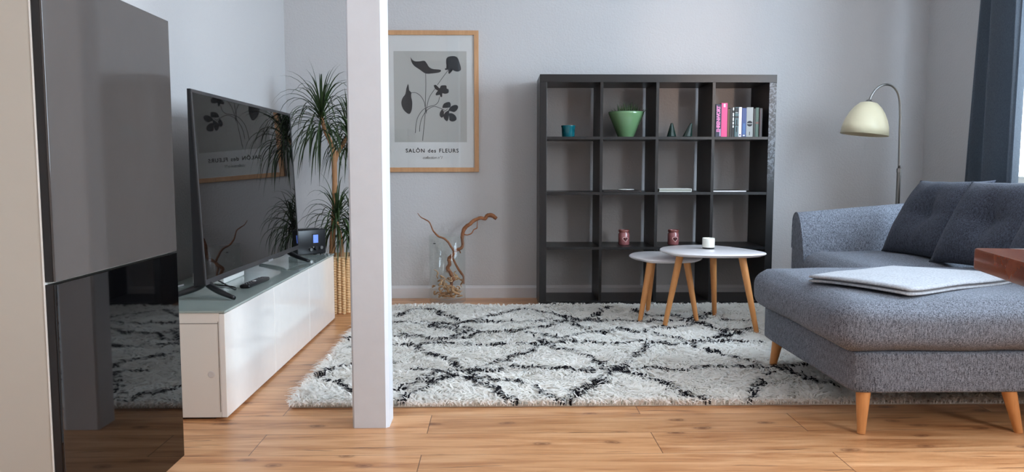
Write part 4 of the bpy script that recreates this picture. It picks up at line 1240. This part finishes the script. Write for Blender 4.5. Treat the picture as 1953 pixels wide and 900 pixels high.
# folded blanket
def blanket():
    bm = NB()
    P = [Vector((1.195, 3.02)), Vector((1.60, 3.20)), Vector((1.90, 2.95)), Vector((1.36, 2.50))]
    P = [Vector((1.15, 2.88)), Vector((1.62, 3.16)), Vector((1.94, 2.83)), Vector((1.365, 2.53))]
    n = 22
    for lay in range(2):
        z0 = .4700 + lay * .0150
        top, bot = [], []
        for i in range(n + 1):
            rt, rb_ = [], []
            for j in range(n + 1):
                u = i / n; v = j / n
                a = P[0].lerp(P[3], u); b = P[1].lerp(P[2], u); q = a.lerp(b, v)
                wob = mnoise.noise(Vector((q.x * 4, q.y * 4, lay * .3))) * .006
                q = q + Vector((wob, wob)) * 1.6; cq = (P[0] + P[1] + P[2] + P[3]) / 4; q = cq + (q - cq) * (1 - .05 * abs(2 * u - 1) ** 5 * abs(2 * v - 1) ** 5)
                e = min(u, 1 - u, v, 1 - v) * n; rd = math.sqrt(max(0, 1 - (1 - min(1, e / 1.0)) ** 2)) * .8 + .2 * min(1, e / 1.0)
                zz = z0 + mnoise.noise(Vector((q.x * 6, q.y * 6, 2))) * .006 + ( .006 * math.sin(u * 3.1) )
                # the fabric sinks with the cushion edge towards its left corner
                hh = .0080
                fold = .0
                rt.append(bm.verts.new((q.x, q.y, zz + hh * (.35 + .65 * rd)))); rb_.append(bm.verts.new((q.x, q.y, zz - hh * (.35 + .65 * rd))))
            top.append(rt); bot.append(rb_)
        for i in range(n):
            for j in range(n):
                bm.faces.new((top[i][j], top[i + 1][j], top[i + 1][j + 1], top[i][j + 1])); bm.faces.new((bot[i][j], bot[i][j + 1], bot[i + 1][j + 1], bot[i + 1][j]))
        for i in range(n):
            for (A, B) in (((i, 0), (i + 1, 0)), ((i + 1, n), (i, n)), ((0, i + 1), (0, i)), ((n, i), (n, i + 1))):
                bm.faces.new((top[A[0]][A[1]], bot[A[0]][A[1]], bot[B[0]][B[1]], top[B[0]][B[1]]))
    bmesh.ops.recalc_face_normals(bm, faces=bm.faces[:])
    return bm


tag(link_mesh('blanket', blanket(), M_blanket, smooth=True), 'folded light grey blanket lying on the chaise', 'blanket')

# ------------------------------------------------------------------ floor lamp
lx, ly = 2.52, 4.86
lamp = thing('floor_lamp', 'arched steel floor lamp with a cream dome shade', 'floor lamp', (lx, ly, 0))
bm = NB(); lathe(bm, [(0, 0), (.13, 0), (.13, .012), (.12, .018), (.02, .024), (0, .024)], (lx, ly, 0), 40); link_mesh('base', bm, M_metal, lamp, auto=40)
bm = NB(); tube(bm, [(lx, ly, .02), (lx, ly, .86)], .0125, 14); lathe(bm, [(.0125, .86), (.0145, .862), (.0145, .885), (.008, .89)], (lx, ly, 0), 20); link_mesh('pole', bm, M_metal, lamp, auto=40)
arc = [(lx, ly, .88), (lx - .004, ly, 1.10), (lx - .008, ly, 1.25), (lx - .022, ly, 1.34), (lx - .058, ly, 1.392), (lx - .105, ly, 1.405), (lx - .155, ly, 1.385), (lx - .19, ly, 1.34), (lx - .207, ly, 1.295)]
bm = NB(); tube(bm, arc, .0075, 12, 8); link_mesh('arch', bm, M_metal, lamp, smooth=True)
tilt = Matrix.Translation((lx - .207, ly, 1.300)) @ Matrix.Rotation(math.radians(6), 4, 'Y')
bm = NB(); vs = lathe(bm, [(.010, .012), (.016, .008), (.022, .0), (.024, -.006)], (0, 0, 0), 24); bmesh.ops.transform(bm, matrix=tilt, verts=vs); link_mesh('socket', bm, M_metal, lamp, smooth=True)
out = [(.024, -.002), (.050, -.008), (.078, -.034), (.103, -.070), (.122, -.110), (.134, -.150), (.141, -.205)]
inn = [(r - .003, z - .002) for r, z in reversed(out)]; inn[0] = (out[-1][0] - .003, out[-1][1])
bm = NB(); vs = lathe(bm, out + inn, (0, 0, 0), 56); bmesh.ops.transform(bm, matrix=tilt, verts=vs); link_mesh('lamp_shade', bm, M_shade, lamp, smooth=True)
bm = NB(); vs = lathe(bm, [(0, -.02), (.014, -.03), (.016, -.06), (.030, -.09), (.030, -.11), (.018, -.13), (0, -.136)], (0, 0, 0), 24); bmesh.ops.transform(bm, matrix=tilt, verts=vs); link_mesh('bulb', bm, pm('opal_bulb', (230, 228, 220), .3), lamp, smooth=True)

# ------------------------------------------------------------------ curtain
bm = NB(); nU, nV = 130, 30; rows = []
for j in range(nV + 1):
    z = .02 + 2.5 * j / nV; f = 1 - z / 2.52; row = []
    y_a = 3.995; y_b = 4.49 + .16 * f
    for i in range(nU + 1):
        u = i / nU
        y = y_a + (y_b - y_a) * u
        ph = u * 2 * PI * 3.6 + .5 * math.sin(z * 1.1)
        amp = .068 + .012 * math.sin(u * 9)
        x = 2.69 + .02 * u + .165 * u ** 6 - amp * (1 - u ** 4) * min(1, .3 + 3 * u) * math.sin(ph)  - .010 * math.sin(ph * 2.3 + z)
        y += .016 * math.cos(ph)
        row.append(bm.verts.new((x, y, z)))
    rows.append(row)
for a, b in zip(rows, rows[1:]):
    for i in range(nU): bm.faces.new((a[i], a[i + 1], b[i + 1], b[i]))
bmesh.ops.solidify(bm, geom=bm.faces[:], thickness=.003)
cu = link_mesh('curtain', bm, M_curtain, smooth=True)
tag(cu, 'dark slate blue curtain hanging beside the bright window', 'curtain')
bm = NB(); tube(bm, [(2.73, 1.7, 2.545), (2.73, 4.85, 2.545)], .012, 14)
rod = link_mesh('curtain_rod', bm, M_metal, smooth=True)
tag(rod, 'steel curtain rod above the window', 'curtain rod')

# ------------------------------------------------------------------ wooden table at right edge
P1 = Vector((.838, 1.352)); a = Vector((.972, -.236)); b = Vector((-.236, -.972))
dt = thing('dining_table', 'red-brown solid wood table corner at the right edge', 'table', (1.4, .9, 0))
bm = NB(); LA, LB, r = 1.30, .78, .012
cor = []
for (s, t_, q) in ((0, 0, PI), (LA, 0, 1.5 * PI), (LA, LB, 0), (0, LB, .5 * PI)):
    cxx = r if s == 0 else LA - r; cyy = r if t_ == 0 else LB - r
    for k in range(6):
        an = q + (PI / 2) * k / 5
        p = P1 + a * (cxx + r * math.cos(an)) + b * (cyy + r * math.sin(an)); cor.append((p.x, p.y))
prism(bm, cor, .712, .75, 'z', bev=.004)
link_mesh('tabletop', bm, M_tableslab, dt, auto=40)
for s, t_ in ((.16, .10), (LA - .1, .10), (.16, LB - .1), (LA - .1, LB - .1)):
    p = P1 + a * s + b * t_
    bm = NB(); box(bm, (p.x - .03, p.y - .03, 0), (p.x + .03, p.y + .03, .712), .003); link_mesh('leg', bm, M_tableslab, dt)
